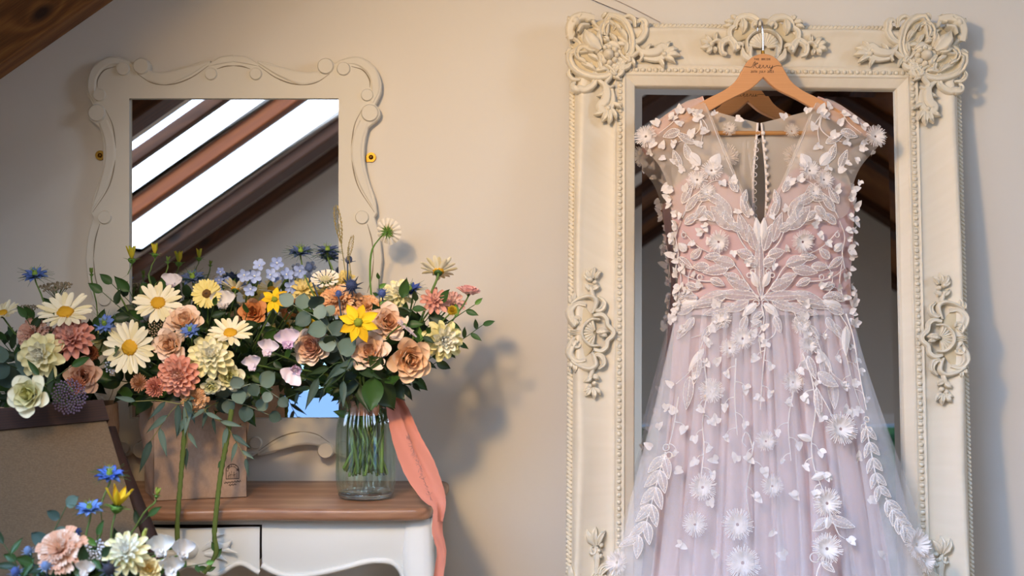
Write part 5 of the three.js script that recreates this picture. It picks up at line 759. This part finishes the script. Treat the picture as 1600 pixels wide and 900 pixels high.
// ------------------------------------------------------------------ the flowers in the paper bag
const PEACH = ['#edbd92', '#f4d3b4', '#f7dfc8'], DUSTY = ['#d09a7c', '#deb294', '#e2bea4'], CREAM = ['#f5eebc', '#f8f4d6', '#f9f6e2'], CORAL = ['#e6a48c', '#edb7a2', '#f2c7b6'], LIS = ['#dfdc92', '#ebe8b8', '#f1eed2'], WHITE = ['#efe6a8', '#f5f0d6', '#f7f4e4'], PINKC = ['#cf9b84', '#e3bea6', '#efdac4'];
{
  const b = 'bag';
  B.daisy(b, 'large cream daisy with yellow eye facing straight out, lowest daisy above the stamped bag', 203, 543, 0.34, [-0.12, 0.12, 1], 41, { dome: 0.15 });
  B.daisy(b, 'cream daisy looking upward with a broad yellow eye, before the carved mirror edge', 247, 474, 0.28, [0.1, 0.62, 0.8], 37);
  B.daisy(b, 'cream daisy with thin petals turned up, right of the pale yellow dahlia', 360, 521, 0.32, [0.1, 0.8, 0.6], 34, { tilt: 0.2, n: 18 });
  B.daisy(b, 'cream daisy seen from its green back, next to the dark-eyed marigold', 368, 452, 0.21, [0.05, 0.8, -0.45], 24, { tilt: 0.3, n: 17 });
  B.daisy(b, 'small cream marigold with a dark maroon eye in front of the carved mirror', 323, 459, 0.25, [0, 0.15, 1], 23, { n: 32, petal: '#f3e493', petal2: '#eddb80', eye: '#6b4a1c', ring: '#2c1010', name: 'marigold' });
  B.daisy(b, 'cream marigold half hidden behind the lowest large daisy', 165, 533, 0.28, [-0.1, 0.1, 1], 21, { n: 26, petal: '#f0e9a4', petal2: '#ece08a', eye: '#8d7a26', ring: '#4a1420', name: 'marigold' });
  B.rose(b, 'peach rose with an open swirl, left of the pale yellow dahlia', 265, 539, 0.35, [-0.25, 0.1, 1], 26, { cols: PEACH });
  B.rose(b, 'wide peach rose tilted upward above the blue love-in-a-mist', 287, 500, 0.3, [0.05, 0.65, 0.75], 27, { cols: PEACH });
  B.rose(b, 'deep apricot rose half hidden between white petals and the yellow coneflower', 395, 487, 0.23, [0, 0.4, 1], 20, { cols: ['#c97a3c', '#d98f52', '#dd9a62'] });
  B.dahlia(b, 'pale yellow dahlia, the largest bloom over the right half of the bag', 329, 559, 0.345, [0.15, 0.4, 0.9], 38, { cols: CREAM, n: 12, w: 0.3, layers: 6 });
  B.dahlia(b, 'coral zinnia with tidy rings of petals low over the bag rim', 279, 587, 0.37, [0, 0.08, 1], 33, { cols: CORAL, n: 15, w: 0.3, flat: 0.1, name: 'zinnia', eye: '#b98a3a' });
  B.mum(b, 'small coral pompon directly left of the coral zinnia', 243, 605, 0.37, [-0.1, 0.15, 1], 19, { cols: ['#e8a48c', '#dc9078'] });
  B.mum(b, 'small apricot pompon at the left rim of the bag', 219, 598, 0.34, [-0.4, 0.1, 0.9], 17, { cols: ['#dfae84', '#cf9870'] });
  B.carnation(b, 'ruffled apricot carnation hanging just over the bag rim', 303, 623, 0.36, [0.1, -0.1, 1], 21, { cols: ['#e0b084', '#e8c098', '#d4a274'] });
  B.nigella(b, 'blue love-in-a-mist between the peach rose and the pale yellow dahlia', 297, 518, 0.36, [0, 0.75, 0.65], 21);
  B.nigella(b, 'dark love-in-a-mist with a feathery seed head before the small mirror glass', 301, 436, 0.2, [0, 0.85, 0.5], 26, { petal: '#5a6f9e', petal2: '#4a5c86' });
  B.rose(b, 'greenish yellow lisianthus right under the pale yellow dahlia', 358, 589, 0.34, [0.4, 0.05, 0.9], 21, { cols: LIS, name: 'lisianthus' });
  B.rose(b, 'closed greenish lisianthus beside the right bag rim', 330, 604, 0.36, [0.2, -0.5, 0.8], 14, { cols: LIS, name: 'lisianthus' });
  B.umbel(b, 'flat beige seed head behind the peach rose', 247, 512, 0.3, [0, 0.5, 0.9], 18, { petal: '#b9a486', name: 'seed_umbel' });
  B.sweetpea(b, 'white sweet pea behind the cream daisy, against the small mirror glass', 268, 450, 0.22, [0.1, 0.5, 0.8], 20, { petal: '#e9e2e4', petal2: '#dcd2dc' });
  B.sweetpea(b, 'large white sweet pea below the daisy that shows its back', 350, 480, 0.24, [0.1, 0.4, 1], 24, { petal: '#efeae6', petal2: '#e2dcda' });
  B.sweetpea(b, 'white sweet pea tucked behind the peach rose pair', 232, 500, 0.24, [-0.2, 0.3, 1], 20, { petal: '#e6e0de', petal2: '#d8d0d0' });
  B.yellow(b, 'yellow coneflower with a green eye, upper one left of the grey eucalyptus', 429, 468, 0.27, [0, 0.35, 0.9], 25, { n: 7 });
  B.delphinium(b, 'pale blue delphinium spire left of the dark love-in-a-mist pair', 402, 436, 0.24, [0, 0.2, 1], 34);
  B.delphinium(b, 'pale blue delphinium florets above the yellow coneflower', 449, 428, 0.22, [0.1, 0.2, 1], 34, { petal: '#9fb2de' });
  B.delphinium(b, 'deep blue delphinium florets partly hidden at the right of the daisies', 342, 438, 0.17, [0, 0.2, 1], 22, { petal: '#8798c8' });
  for (const [x, y, r, l] of [[206, 404, 21, 'open yellow-green coneflower bud in front of the left edge of the mirror glass'], [242, 396, 17, 'tall yellow-green coneflower bud against the lower end of the bright roof window reflection'], [262, 409, 9, 'small round green bud on a thin stem beside the tall bud']])
    B.bud(b, l, x, y, 0.2, [0.05, 1, 0.15], r, { cols: r > 10 ? ['#c9b92c', '#a8b030'] : ['#5f7a2a'], via: [[x < 220 ? 188 : 240, y + 60, 0.2], [x - 6, y + 24, 0.2]], w: 0.17 });
  B.bud(b, 'small green bud with two leaves below it, left of the mirror glass', 143, 428, 0.2, [0, 1, 0.1], 10, { cols: ['#5f7a2a'], via: [[170, 540, 0.22], [150, 470, 0.2]] });
  B.umbel(b, 'tiny white florets beneath the lowest large daisy', 174, 573, 0.33, [0, 0.2, 1], 11, { petal: '#c8d0e6', n: 24, dot: 0.16, name: 'forget_me_not' });
  // thick green tails that hang out of the bag in front of the table
  const tail = (label, pts, leaves) => { const o = P(...pts[0]), g = thing('trailing_stem', label, 'stem', o), q = (l) => l.map((p) => P(...p).sub(o)), c = curve3(q(pts)); part('stem', (() => { const t = tube(c, 0.0045, 0.0038, 60, 8), p = t.attributes.position; for (let i = 0; i < p.count; i++) { const n = 1 + 0.0; p.setXYZ(i, p.getX(i) + 0.0007 * Math.sin(p.getY(i) * 900 + i), p.getY(i) * n, p.getZ(i)); } t.computeVertexNormals(); return t; })(), pm('#5a6b2e', 0.9), g); for (const [t, a, l] of leaves) { const m = part('leaf', petalGeo(l, l * 0.24, SH.pointed, 0.3, 0.2), GR.leaf, g); m.position.copy(c.getPointAt(t)); m.rotation.set(-0.2, 0.3, a); } };
  tail('thick green tail hanging straight down over the bag front and drawer, left of its twin', [[290, 640, 0.35], [288, 680, 0.37], [284, 730, 0.38], [279, 790, 0.41], [277, 830, 0.415], [279, 862, 0.42]], [[0.94, 2.2, 0.022], [0.97, -2.3, 0.02]]);
  tail('thick green tail hanging past the arch stamp and curling away at its lower end', [[362, 640, 0.33], [354, 690, 0.345], [345, 740, 0.36], [339, 790, 0.4], [335, 835, 0.41], [338, 862, 0.415], [328, 884, 0.42], [318, 896, 0.425]], [[0.86, 0.5, 0.02], [0.9, -0.6, 0.022], [0.97, 1.4, 0.02], [0.98, -1.2, 0.018], [0.3, 2.6, 0.018]]);
  // drooping narrow eucalyptus
  const eu = { shape: 'lance', w: 0.105, mats: [GR.euc, GR.eucDark, GR.euc], stem: pm('#8a8a50'), cat: 'eucalyptus', droop: -0.7, fwd: 0.8, r: 0.001 };
  sprig('eucalyptus_spray', 'narrow grey-green eucalyptus leaves drooping over the left edge of the bag', b, [236, 688, 0.36], { ...eu, n: 5, len: 62, via: [[296, 622, 0.36], [270, 640, 0.37]], t0: 0.72 });
  sprig('eucalyptus_spray', 'narrow grey-green eucalyptus leaves hanging over the middle of the bag front', b, [292, 700, 0.37], { ...eu, n: 5, len: 44, via: [[290, 625, 0.37], [294, 660, 0.375]], t0: 0.7 });
  sprig('eucalyptus_spray', 'thin eucalyptus twig with small leaves reaching over the right bag edge and stamp', b, [384, 716, 0.34], { ...eu, n: 11, len: 38, via: [[320, 640, 0.36], [352, 664, 0.35], [368, 688, 0.34]], t0: 0.62 });
  sprig('eucalyptus_spray', 'slim eucalyptus leaf held level under the small pompons', b, [212, 627, 0.36], { ...eu, n: 3, len: 50, via: [[290, 632, 0.36], [250, 626, 0.37]], t0: 0.7, droop: 0 });
  const coin = { shape: 'coin', w: 0.45, mats: [GR.euc, GR.eucPale, GR.eucDark], stem: pm('#7d8a78'), cat: 'eucalyptus', fwd: 0.3, cup: 0.15 };
  sprig('round_eucalyptus', 'round-leaved eucalyptus branch right of the bag, under the white sweet peas', b, [436, 622, 0.33], { ...coin, n: 12, len: 29, t0: 0.4, via: [[370, 610, 0.33], [400, 600, 0.34]] });
  sprig('round_eucalyptus', 'round-leaved eucalyptus hanging lowest between the bag and the glass vase', b, [420, 648, 0.3], { ...coin, n: 9, len: 27, t0: 0.45, via: [[360, 625, 0.32]], mats: [GR.eucDark, GR.euc] });
}
// ------------------------------------------------------------------ the bunch behind the chair
{
  const b = 'left';
  B.daisy(b, 'cream daisy opening upward above the coral dahlia at the far left', 102, 489, 0.34, [0, 0.8, 0.6], 42, { tilt: 0.25, n: 19 });
  B.daisy(b, 'cream daisy cut by the left picture edge', 4, 490, 0.3, [-0.1, 0.85, 0.5], 27, { tilt: 0.3 });
  B.carnation(b, 'dusty peach carnation left of the coral dahlia', 51, 519, 0.33, [-0.1, 0.5, 0.85], 27, { cols: ['#d9ab94', '#e3bca6', '#cf9c86'] });
  B.dahlia(b, 'coral dahlia under the leftmost full daisy', 113, 530, 0.35, [0.05, 0.5, 0.85], 35, { cols: ['#dd9d8a', '#e6b0a0', '#ebbfb0'], n: 14 });
  B.dahlia(b, 'loose pale yellow dahlia above the chair rail', 67, 557, 0.37, [-0.05, 0.2, 1], 39, { cols: CREAM, n: 9, w: 0.38, layers: 5, flat: 0.1 });
  B.rose(b, 'greenish yellow lisianthus resting on the chair rail', 43, 616, 0.64, [-0.1, 0.15, 1], 29, { cols: LIS, name: 'lisianthus', via: [[70, 600, 0.45], [56, 604, 0.58]] });
  B.rose(b, 'tan rose behind the coral pompon above the chair rail', 130, 588, 0.35, [0.3, 0.1, 0.9], 26, { cols: DUSTY });
  B.mum(b, 'coral pompon in front of the tan rose', 119, 602, 0.39, [-0.05, 0.1, 1], 19, { cols: ['#d08c6a', '#bf7a5a'] });
  B.mum(b, 'small brown pompon right of the coral dahlia', 143, 553, 0.33, [0.1, 0.2, 1], 14, { cols: ['#a8663f', '#8f5232'] });
  B.nigella(b, 'blue love-in-a-mist between the leftmost full daisy and the lowest large daisy', 164, 508, 0.33, [0, 0.6, 0.8], 24);
  B.nigella(b, 'blue love-in-a-mist on a tall stem alone against the wall at far left', 55, 432, 0.3, [0, 0.9, 0.4], 26, { via: [[78, 560, 0.3], [70, 480, 0.3]] });
  B.umbel(b, 'brown flat flower head standing above the leftmost full daisy', 87, 447, 0.28, [0, 1, 0.3], 25, { petal: '#8d8068', via: [[96, 560, 0.28], [92, 490, 0.28]] });
  B.umbel(b, 'brown flat flower head left of the leftmost full daisy', 43, 481, 0.3, [0, 1, 0.3], 16, { petal: '#857a64' });
  B.umbel(b, 'dull purple fluffy flower head over the chair rail', 108, 620, 0.59, [0, 0.1, 1], 28, { petal: '#6a5a72', n: 130, dot: 0.07, name: 'astilbe', via: [[104, 604, 0.5]] });
  sprig('round_eucalyptus', 'round grey eucalyptus leaves at the left picture edge', b, [6, 566, 0.38], { shape: 'coin', w: 0.48, mats: [GR.euc, GR.eucDark], cat: 'eucalyptus', n: 7, len: 46, t0: 0.6, fwd: 0.2, cup: 0.12 });
  sprig('leafy_twig', 'pointed dark leaves in front of the loose pale yellow dahlia', b, [62, 588, 0.43], { n: 8, len: 44, w: 0.16, t0: 0.3, mats: [GR.leafDark, GR.leaf], via: [[90, 630, 0.42], [74, 610, 0.43]] });
  sprig('leafy_twig', 'pointed dark leaves lying along the chair rail', b, [112, 572, 0.42], { n: 8, len: 46, w: 0.17, t0: 0.3, mats: [GR.leafDark, GR.leaf], via: [[60, 612, 0.43], [84, 592, 0.43]], droop: -0.3 });
}
// ------------------------------------------------------------------ the flowers in the glass vase
{
  const b = 'vase';
  B.yellow(b, 'large bright yellow coneflower with drooping petals above the glass vase', 560, 504, 0.37, [-0.05, 0.12, 1], 37);
  B.rose(b, 'peach rose right of the large yellow coneflower', 607, 503, 0.31, [0.2, 0.3, 0.9], 28, { cols: PEACH });
  B.rose(b, 'peach rose directly below the large yellow coneflower', 578, 549, 0.34, [-0.1, 0.4, 0.9], 28, { cols: PEACH });
  B.rose(b, 'open peach rose lowest on the right side of the vase bouquet', 641, 562, 0.35, [0.35, -0.1, 0.9], 31, { cols: ['#e6b07c', '#efc496', '#f2d0aa'] });
  B.carnation(b, 'peach carnation at the top of the vase bouquet left of the coneflower', 529, 466, 0.28, [-0.1, 0.65, 0.75], 31, { cols: ['#e8b88a', '#f0c9a0', '#e0a878'] });
  B.carnation(b, 'peach carnation standing behind the large yellow coneflower', 574, 478, 0.27, [0.1, 0.6, 0.75], 24, { cols: ['#e0aa78', '#e8bb90'] });
  B.rose(b, 'full cream and dusty pink rose at the left of the vase bouquet', 487, 541, 0.33, [-0.3, 0.25, 0.9], 28, { cols: PINKC, full: true });
  B.dahlia(b, 'white and yellow dahlia at the right of the vase bouquet', 691, 531, 0.3, [0.35, 0, 0.9], 33, { cols: WHITE, n: 11, w: 0.3 });
  B.daisy(b, 'cream daisy turned away showing its green back, at the upper right', 685, 424, 0.26, [0.05, 0.72, -0.5], 30, { tilt: 0.35, n: 18, via: [[640, 540, 0.27], [672, 462, 0.27]], r: 0.003 });
  B.rose(b, 'pink rosebud standing at the right end of the vase bouquet', 733, 453, 0.24, [0.15, 1, 0.2], 17, { cols: ['#e8a59c', '#efb7b0', '#f0c4bc'], via: [[680, 530, 0.26], [718, 485, 0.25]] });
  B.dahlia(b, 'coral dahlia under the daisy that is turned away', 679, 471, 0.27, [0.1, 0.4, 0.9], 23, { cols: ['#e0a592', '#e9b8a8'], n: 11, layers: 4 });
  B.dahlia(b, 'pale pink dahlia right of the coral dahlia', 707, 474, 0.22, [0.3, 0.4, 0.8], 22, { cols: ['#e6bdb4', '#edcfc8'], n: 10, layers: 4 });
  B.dahlia(b, 'cream dahlia low behind the blue sea holly', 622, 462, 0.24, [0, 0.5, 0.8], 28, { cols: CREAM, n: 11, layers: 5 });
  B.dahlia(b, 'cream yellow dahlia between delphinium and white scabious', 474, 455, 0.22, [0, 0.5, 0.8], 25, { cols: ['#eddc94', '#f0e2a6'], n: 10, layers: 4 });
  B.dahlia(b, 'soft yellow dahlia behind the white scabious', 538, 440, 0.2, [0, 0.5, 0.8], 20, { cols: ['#edd98e', '#f0e0a0'], n: 10, layers: 4 });
  B.nigella(b, 'deep blue love-in-a-mist at the upper right beside the turned-away daisy', 642, 455, 0.27, [-0.25, 0.85, 0.45], 24, { petal: '#4c66b8', petal2: '#3e55a4' });
  B.nigella(b, 'dark blue love-in-a-mist, right one of the pair before the mirror glass', 512, 394, 0.22, [0, 0.95, 0.3], 24, { petal: '#4f6290', petal2: '#43547e', via: [[530, 500, 0.24], [522, 430, 0.23]] });
  B.nigella(b, 'dark blue love-in-a-mist, left one of the pair before the mirror glass', 470, 396, 0.22, [0, 0.95, 0.35], 25, { petal: '#60749f', petal2: '#4f628e', via: [[520, 520, 0.24], [480, 440, 0.23]] });
  B.scabious(b, 'cream white scabious between the cream yellow dahlia and the peach carnation', 508, 438, 0.26, [0, 0.75, 0.6], 24);
  B.scabious(b, 'white scabious on a tall bent stem, highest bloom by the mirror edge', 606, 362, 0.11, [0.35, 0.25, -0.85], 23, { via: [[580, 520, 0.24], [578, 430, 0.18], [581, 392, 0.13], [592, 374, 0.115]], r: 0.0022, stem: GR.leafBright });
  B.thistle(b, 'dark blue sea holly right of the peach carnation', 549, 446, 0.3, [0, 0.5, 0.9], 15, { bract: '#2f3b4e', petal: '#37466e' });
  B.thistle(b, 'small blue sea holly head over the peach carnation', 529, 459, 0.33, [0, 0.8, 0.5], 8);
  B.thistle(b, 'small blue sea holly left of the cream dahlia', 597, 458, 0.3, [0, 0.6, 0.8], 10);
  B.thistle(b, 'blue-grey sea holly at the foot of the ornamental grass', 545, 406, 0.22, [0.2, 0.9, 0.2], 9, { petal: '#5b6684' });
  B.thistle(b, 'blue-grey sea holly under the dark love-in-a-mist pair', 483, 418, 0.24, [0, 0.9, 0.3], 10, { petal: '#56688e' });
  B.grass(b, 'tall feathery grass head before the right edge of the mirror glass', 529, 352, 0.22, [-0.15, 1, 0], 30, { spin: 0 });
  B.grass(b, 'short feathery grass head right of the tall one', 547, 388, 0.23, [0.2, 1, 0], 20, { spin: 0 });
  B.mum(b, 'tiny yellow pompon above the cream and dusty pink rose', 485, 507, 0.35, [0, 0.4, 1], 10, { cols: ['#d8c02a', '#c4ac20'] });
  B.mum(b, 'tiny yellow pompon at the right above the white dahlia', 706, 486, 0.3, [0.3, 0.4, 0.9], 10, { cols: ['#e2c236', '#d0ae26'] });
  B.spike(b, 'pale lilac flower spike right of the peach rose', 637, 514, 0.37, [0.75, -0.65, 0.3], 20, { petal: '#d8c6cc' });
  B.sweetpea(b, 'white sweet pea left of the cream and dusty pink rose, topmost of the white group', 420, 549, 0.36, [0, 0.1, 1], 21);
  B.sweetpea(b, 'white sweet pea lowest and leftmost under the daisies', 398, 571, 0.36, [-0.1, 0, 1], 19);
  B.sweetpea(b, 'lilac sweet pea touching the cream and dusty pink rose', 451, 538, 0.35, [0.1, 0.2, 1], 25, { petal: '#e8dbe8', petal2: '#dcc0dc' });
  B.sweetpea(b, 'lilac sweet pea hanging below the cream and dusty pink rose', 462, 578, 0.36, [0.1, -0.1, 1], 24, { petal: '#efe4ec', petal2: '#e2c8de', spin: 2.6 });
  const coin = { shape: 'coin', w: 0.44, mats: [GR.euc, GR.eucPale, GR.eucDark], stem: pm('#7d8a78'), cat: 'eucalyptus', fwd: 0.5, cup: 0.15 };
  sprig('round_eucalyptus', 'grey-green round-leaved eucalyptus left of the large yellow coneflower', b, [458, 476, 0.35], { ...coin, n: 8, len: 33, t0: 0.68, via: [[545, 580, 0.33], [510, 510, 0.36]] });
  sprig('round_eucalyptus', 'grey-green round eucalyptus leaves close to the peach carnation', b, [500, 478, 0.34], { ...coin, n: 6, len: 35, t0: 0.72, via: [[540, 560, 0.33]] });
  sprig('round_eucalyptus', 'dark round eucalyptus leaves behind the big hanging leaves of the vase', b, [520, 535, 0.35], { ...coin, n: 6, len: 34, t0: 0.6, mats: [GR.eucDark, GR.leafDark] });
  const strap = { shape: 'lance', w: 0.12, mats: [GR.leafDark, GR.eucDark], n: 6, len: 62, droop: -0.75, fwd: 0.7 };
  sprig('strap_leaves', 'long narrow dark leaves drooping left of the vase neck', b, [498, 590, 0.34], { ...strap, via: [[556, 590, 0.31], [530, 566, 0.34]], t0: 0.62 });
  sprig('strap_leaves', 'long narrow dark leaves hanging before the vase rim', b, [536, 594, 0.36], { ...strap, via: [[560, 580, 0.33], [548, 560, 0.36]], t0: 0.62 });
  sprig('strap_leaves', 'thin dark leaves reaching left toward the bright window reflection', b, [446, 622, 0.3], { ...strap, n: 7, len: 34, via: [[540, 605, 0.31], [490, 606, 0.31]], t0: 0.55 });
  const big = { shape: 'pointed', w: 0.3, mats: [GR.leafDark, pm('#33561f', 0.45)], cup: 0.25 };
  sprig('broad_leaves', 'largest dark green leaf hanging over the vase rim', b, [584, 588, 0.37], { ...big, n: 2, len: 72, t0: 0.96, droop: -1.6, fwd: -0.2 });
  sprig('broad_leaves', 'broad dark green leaves right of the largest leaf at the vase rim', b, [612, 590, 0.34], { ...big, n: 4, len: 48, t0: 0.8, droop: -0.4, fwd: 0.5 });
  sprig('broad_leaves', 'broad dark leaf pair under the open peach rose', b, [598, 570, 0.36], { ...big, n: 3, len: 46, t0: 0.85, droop: -0.1 });
  sprig('leafy_twig', 'slim twig with small leaves reaching farthest right toward the tall mirror', b, [754, 508, 0.25], { n: 13, len: 24, w: 0.2, t0: 0.62, via: [[660, 560, 0.28], [716, 534, 0.26]], mats: [GR.leaf, GR.leafDark] });
  sprig('leafy_twig', 'leafy twig under the pink rosebud', b, [742, 476, 0.25], { n: 10, len: 24, w: 0.22, t0: 0.6, via: [[650, 540, 0.28], [706, 500, 0.26]], mats: [GR.leaf, GR.leafBright] });
  sprig('leafy_twig', 'fresh leaves between the peach rose and the coral dahlia', b, [650, 470, 0.31], { n: 10, len: 30, w: 0.22, t0: 0.55, mats: [GR.leaf, GR.leafDark] });
  sprig('leafy_twig', 'dark leaves between the open peach rose and the white dahlia', b, [668, 520, 0.33], { n: 12, len: 30, w: 0.2, t0: 0.55, mats: [GR.leafDark, GR.leaf] });
  sprig('leafy_twig', 'thin upright twig with small leaves in front of the cream dahlia', b, [592, 436, 0.3], { n: 8, len: 17, w: 0.24, t0: 0.7, mats: [GR.leafBright, GR.leaf] });
  sprig('leafy_twig', 'dark pointed leaves pointing right below the open peach rose', b, [646, 600, 0.3], { n: 5, len: 34, w: 0.18, t0: 0.75, mats: [GR.leafDark], droop: -0.2 });
  // cut stems that show through the glass
  for (let i = 0; i < 34; i++) { const m = BQ.vase.mid(), e = BQ.vase.end(m); const g = thing('cut_stem', 'green flower stem standing inside the glass vase', 'stem', e, 'cut stems inside the glass vase'); part('stem', tube(curve3([V(0, 0, 0), m.clone().sub(e), m.clone().sub(e).add(V((m.x - VX) * 0.9, 0.05, (m.z - VZ) * 0.9))]), rr(0.0022, 0.0038), 0.002, 12, 6), pm(['#6a8c34', '#7fa044', '#567830', '#8fab58'][i % 4], 0.5), g); }
}
// ------------------------------------------------------------------ the low bunch in front of the chair
{
  const b = 'low', z = 0.78;
  const o = V(-0.66, 0.492, 0.76), k = thing('zinc_bucket', 'small grey bucket on the chair seat below the picture edge', 'bucket', o);
  part('body', new THREE.LatheGeometry([[0.0001, 0], [0.062, 0], [0.064, 0.004], [0.082, 0.2], [0.085, 0.203], [0.085, 0.197], [0.08, 0.196], [0.062, 0.008], [0.0001, 0.008]].map((a) => new THREE.Vector2(...a)), 40), std('#9a9ea0', 0.4, { metalness: 0.7 }), k);
  B.carnation(b, 'pale peach carnation, largest bloom in the lowest left corner group', 93, 858, z + 0.04, [-0.05, 0.55, 0.85], 37, { cols: ['#efc3a2', '#f4d2b6', '#e8b08c'] });
  B.dahlia(b, 'white dahlia with yellowish heart at the bottom of the picture', 197, 866, z + 0.04, [0.1, 0.6, 0.8], 38, { cols: ['#f1eab8', '#f4f1dc', '#f4f2e6'], n: 14, w: 0.22 });
  B.umbel(b, 'white tiny-flowered head between the pale peach carnation and white dahlia', 142, 862, z, [0, 0.7, 0.7], 24, { petal: '#eeeef2', n: 70, dot: 0.1, name: 'yarrow' });
  B.thistle(b, 'pale blue sea holly farthest left in the low bunch', 44, 860, z, [-0.1, 0.9, 0.4], 10, { petal: '#7f95b8', bract: '#8fa0b4' });
  B.thistle(b, 'pale blue sea holly below the pale peach carnation', 71, 884, z + 0.06, [0, 0.8, 0.6], 11, { petal: '#7f95b8', bract: '#8fa0b4' });
  B.thistle(b, 'deep blue sea holly at the very lowest left edge', 24, 893, z + 0.03, [0, 0.8, 0.6], 11, { petal: '#5a6da8' });
  B.nigella(b, 'bright blue love-in-a-mist highest in front of the linen chair back', 171, 744, z - 0.06, [0.1, 0.92, 0.35], 30, { petal: '#5f86e0', petal2: '#4a70d0', via: [[150, 850, z - 0.04], [158, 790, z - 0.05]] });
  B.nigella(b, 'light blue love-in-a-mist lower one in front of the linen chair back', 140, 797, z - 0.02, [0, 0.95, 0.3], 29, { petal: '#86aae8', petal2: '#6f95dc', via: [[136, 880, z - 0.02], [134, 840, z - 0.02]] });
  B.nigella(b, 'dark blue love-in-a-mist behind the pale peach carnation', 116, 834, z - 0.06, [0, 0.8, 0.5], 17, { petal: '#3e4f94', petal2: '#35447e' });
  B.bud(b, 'half-open yellow coneflower with upright petals before the chair edge', 183, 790, z - 0.04, [0.25, 1, 0.1], 34, { cols: ['#e6c21a', '#d8b010', '#c9a80e'], n: 6, len: 1, w: 0.17, tilt: 0.95, via: [[170, 880, z - 0.02], [174, 830, z - 0.03]], name: 'coneflower_bud' });
  B.bud(b, 'small green bud over the table edge left of the tails', 245, 774, z - 0.1, [0.3, 1, 0], 13, { cols: ['#8ea23a'], via: [[180, 860, z - 0.05], [226, 800, z - 0.08]] });
  B.bud(b, 'slim yellow-green bud above the white sweet peas', 223, 842, z - 0.02, [0.3, 1, 0.1], 18, { cols: ['#d4d67a', '#c4cc62'], w: 0.16, tilt: 1.4 });
  B.thistle(b, 'dark round seed head left of the white dahlia', 170, 889, z + 0.08, [0, 0.6, 0.8], 15, { petal: '#3c3a44', bract: '#454a52' });
  B.sweetpea(b, 'white sweet pea over the table drawer, upper one of the low group', 252, 862, z, [0.2, 0.3, 0.9], 27, { petal: '#efefe8', petal2: '#e6e4e0' });
  B.sweetpea(b, 'white sweet pea over the table drawer, right one of the low group', 282, 866, z - 0.02, [0.4, 0.3, 0.8], 24, { petal: '#eeece8', petal2: '#e2e0dc' });
  B.sweetpea(b, 'white sweet pea at the picture bottom below the drawer carving', 268, 890, z + 0.02, [0.2, 0.1, 1], 25, { petal: '#efece4', petal2: '#e4e0d8' });
  B.rose(b, 'soft yellow rose at the picture bottom beside the white dahlia', 234, 889, z + 0.04, [0.2, 0.5, 0.8], 18, { cols: ['#e8c878', '#f0dc9e', '#f2e4b4'] });
  B.sweetpea(b, 'cream sweet pea at the picture bottom under the white-flowered head', 136, 893, z + 0.08, [0, 0.2, 1], 20, { petal: '#f0e6da', petal2: '#e8dcd0' });
  sprig('round_eucalyptus', 'grey-green eucalyptus leaves before the linen chair back', b, [104, 790, z - 0.04], { shape: 'coin', w: 0.36, mats: [GR.euc, GR.eucDark], cat: 'eucalyptus', n: 5, len: 32, t0: 0.72, fwd: 0.3, cup: 0.15 });
  sprig('leafy_twig', 'curved green leaves crossing the table edge in the low bunch', b, [232, 806, z - 0.08], { n: 5, len: 32, w: 0.2, t0: 0.72, mats: [GR.leaf, GR.leafDark] });
  sprig('leafy_twig', 'fresh green leaves beside the half-open yellow coneflower', b, [152, 836, z], { n: 7, len: 34, w: 0.18, t0: 0.6, mats: [GR.leaf, GR.leafBright] });
  sprig('leafy_twig', 'green leaf at the lower left corner of the picture', b, [6, 850, z], { n: 6, len: 38, w: 0.16, t0: 0.62, mats: [GR.leaf, GR.leafDark] });
  sprig('leafy_twig', 'broad green leaves under the pale peach carnation', b, [50, 880, z + 0.06], { n: 7, len: 36, w: 0.26, t0: 0.55, mats: [GR.leaf, GR.leafDark] });
  sprig('leafy_twig', 'broad leaves between white dahlia and yarrow at the bottom', b, [160, 868, z + 0.08], { n: 8, len: 34, w: 0.24, t0: 0.5, mats: [GR.leaf, GR.leafDark] });
  sprig('leafy_twig', 'small leaves at the right end of the low bunch', b, [322, 880, z - 0.02], { n: 8, len: 18, w: 0.26, t0: 0.66, mats: [GR.leaf, GR.leafBright] });
}
// ------------------------------------------------------------------ dark leaves that fill the bunches between the blooms
{
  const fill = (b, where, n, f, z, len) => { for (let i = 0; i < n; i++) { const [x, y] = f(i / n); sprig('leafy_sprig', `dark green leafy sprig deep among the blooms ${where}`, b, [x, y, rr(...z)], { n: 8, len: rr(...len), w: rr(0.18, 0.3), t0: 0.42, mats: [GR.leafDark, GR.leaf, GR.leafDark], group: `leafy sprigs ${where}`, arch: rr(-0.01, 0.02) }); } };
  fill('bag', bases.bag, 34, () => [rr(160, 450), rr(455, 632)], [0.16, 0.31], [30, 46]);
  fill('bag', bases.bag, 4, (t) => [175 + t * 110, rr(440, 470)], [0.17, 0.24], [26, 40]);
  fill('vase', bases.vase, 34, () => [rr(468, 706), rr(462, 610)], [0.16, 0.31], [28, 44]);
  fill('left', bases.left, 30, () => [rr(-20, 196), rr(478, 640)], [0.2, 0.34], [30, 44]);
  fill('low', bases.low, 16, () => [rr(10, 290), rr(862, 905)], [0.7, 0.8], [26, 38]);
}

scene.traverse((o) => { if (o.isMesh) o.castShadow = o.receiveShadow = true; delete o.userData.names; });
renderer.render(scene, camera);
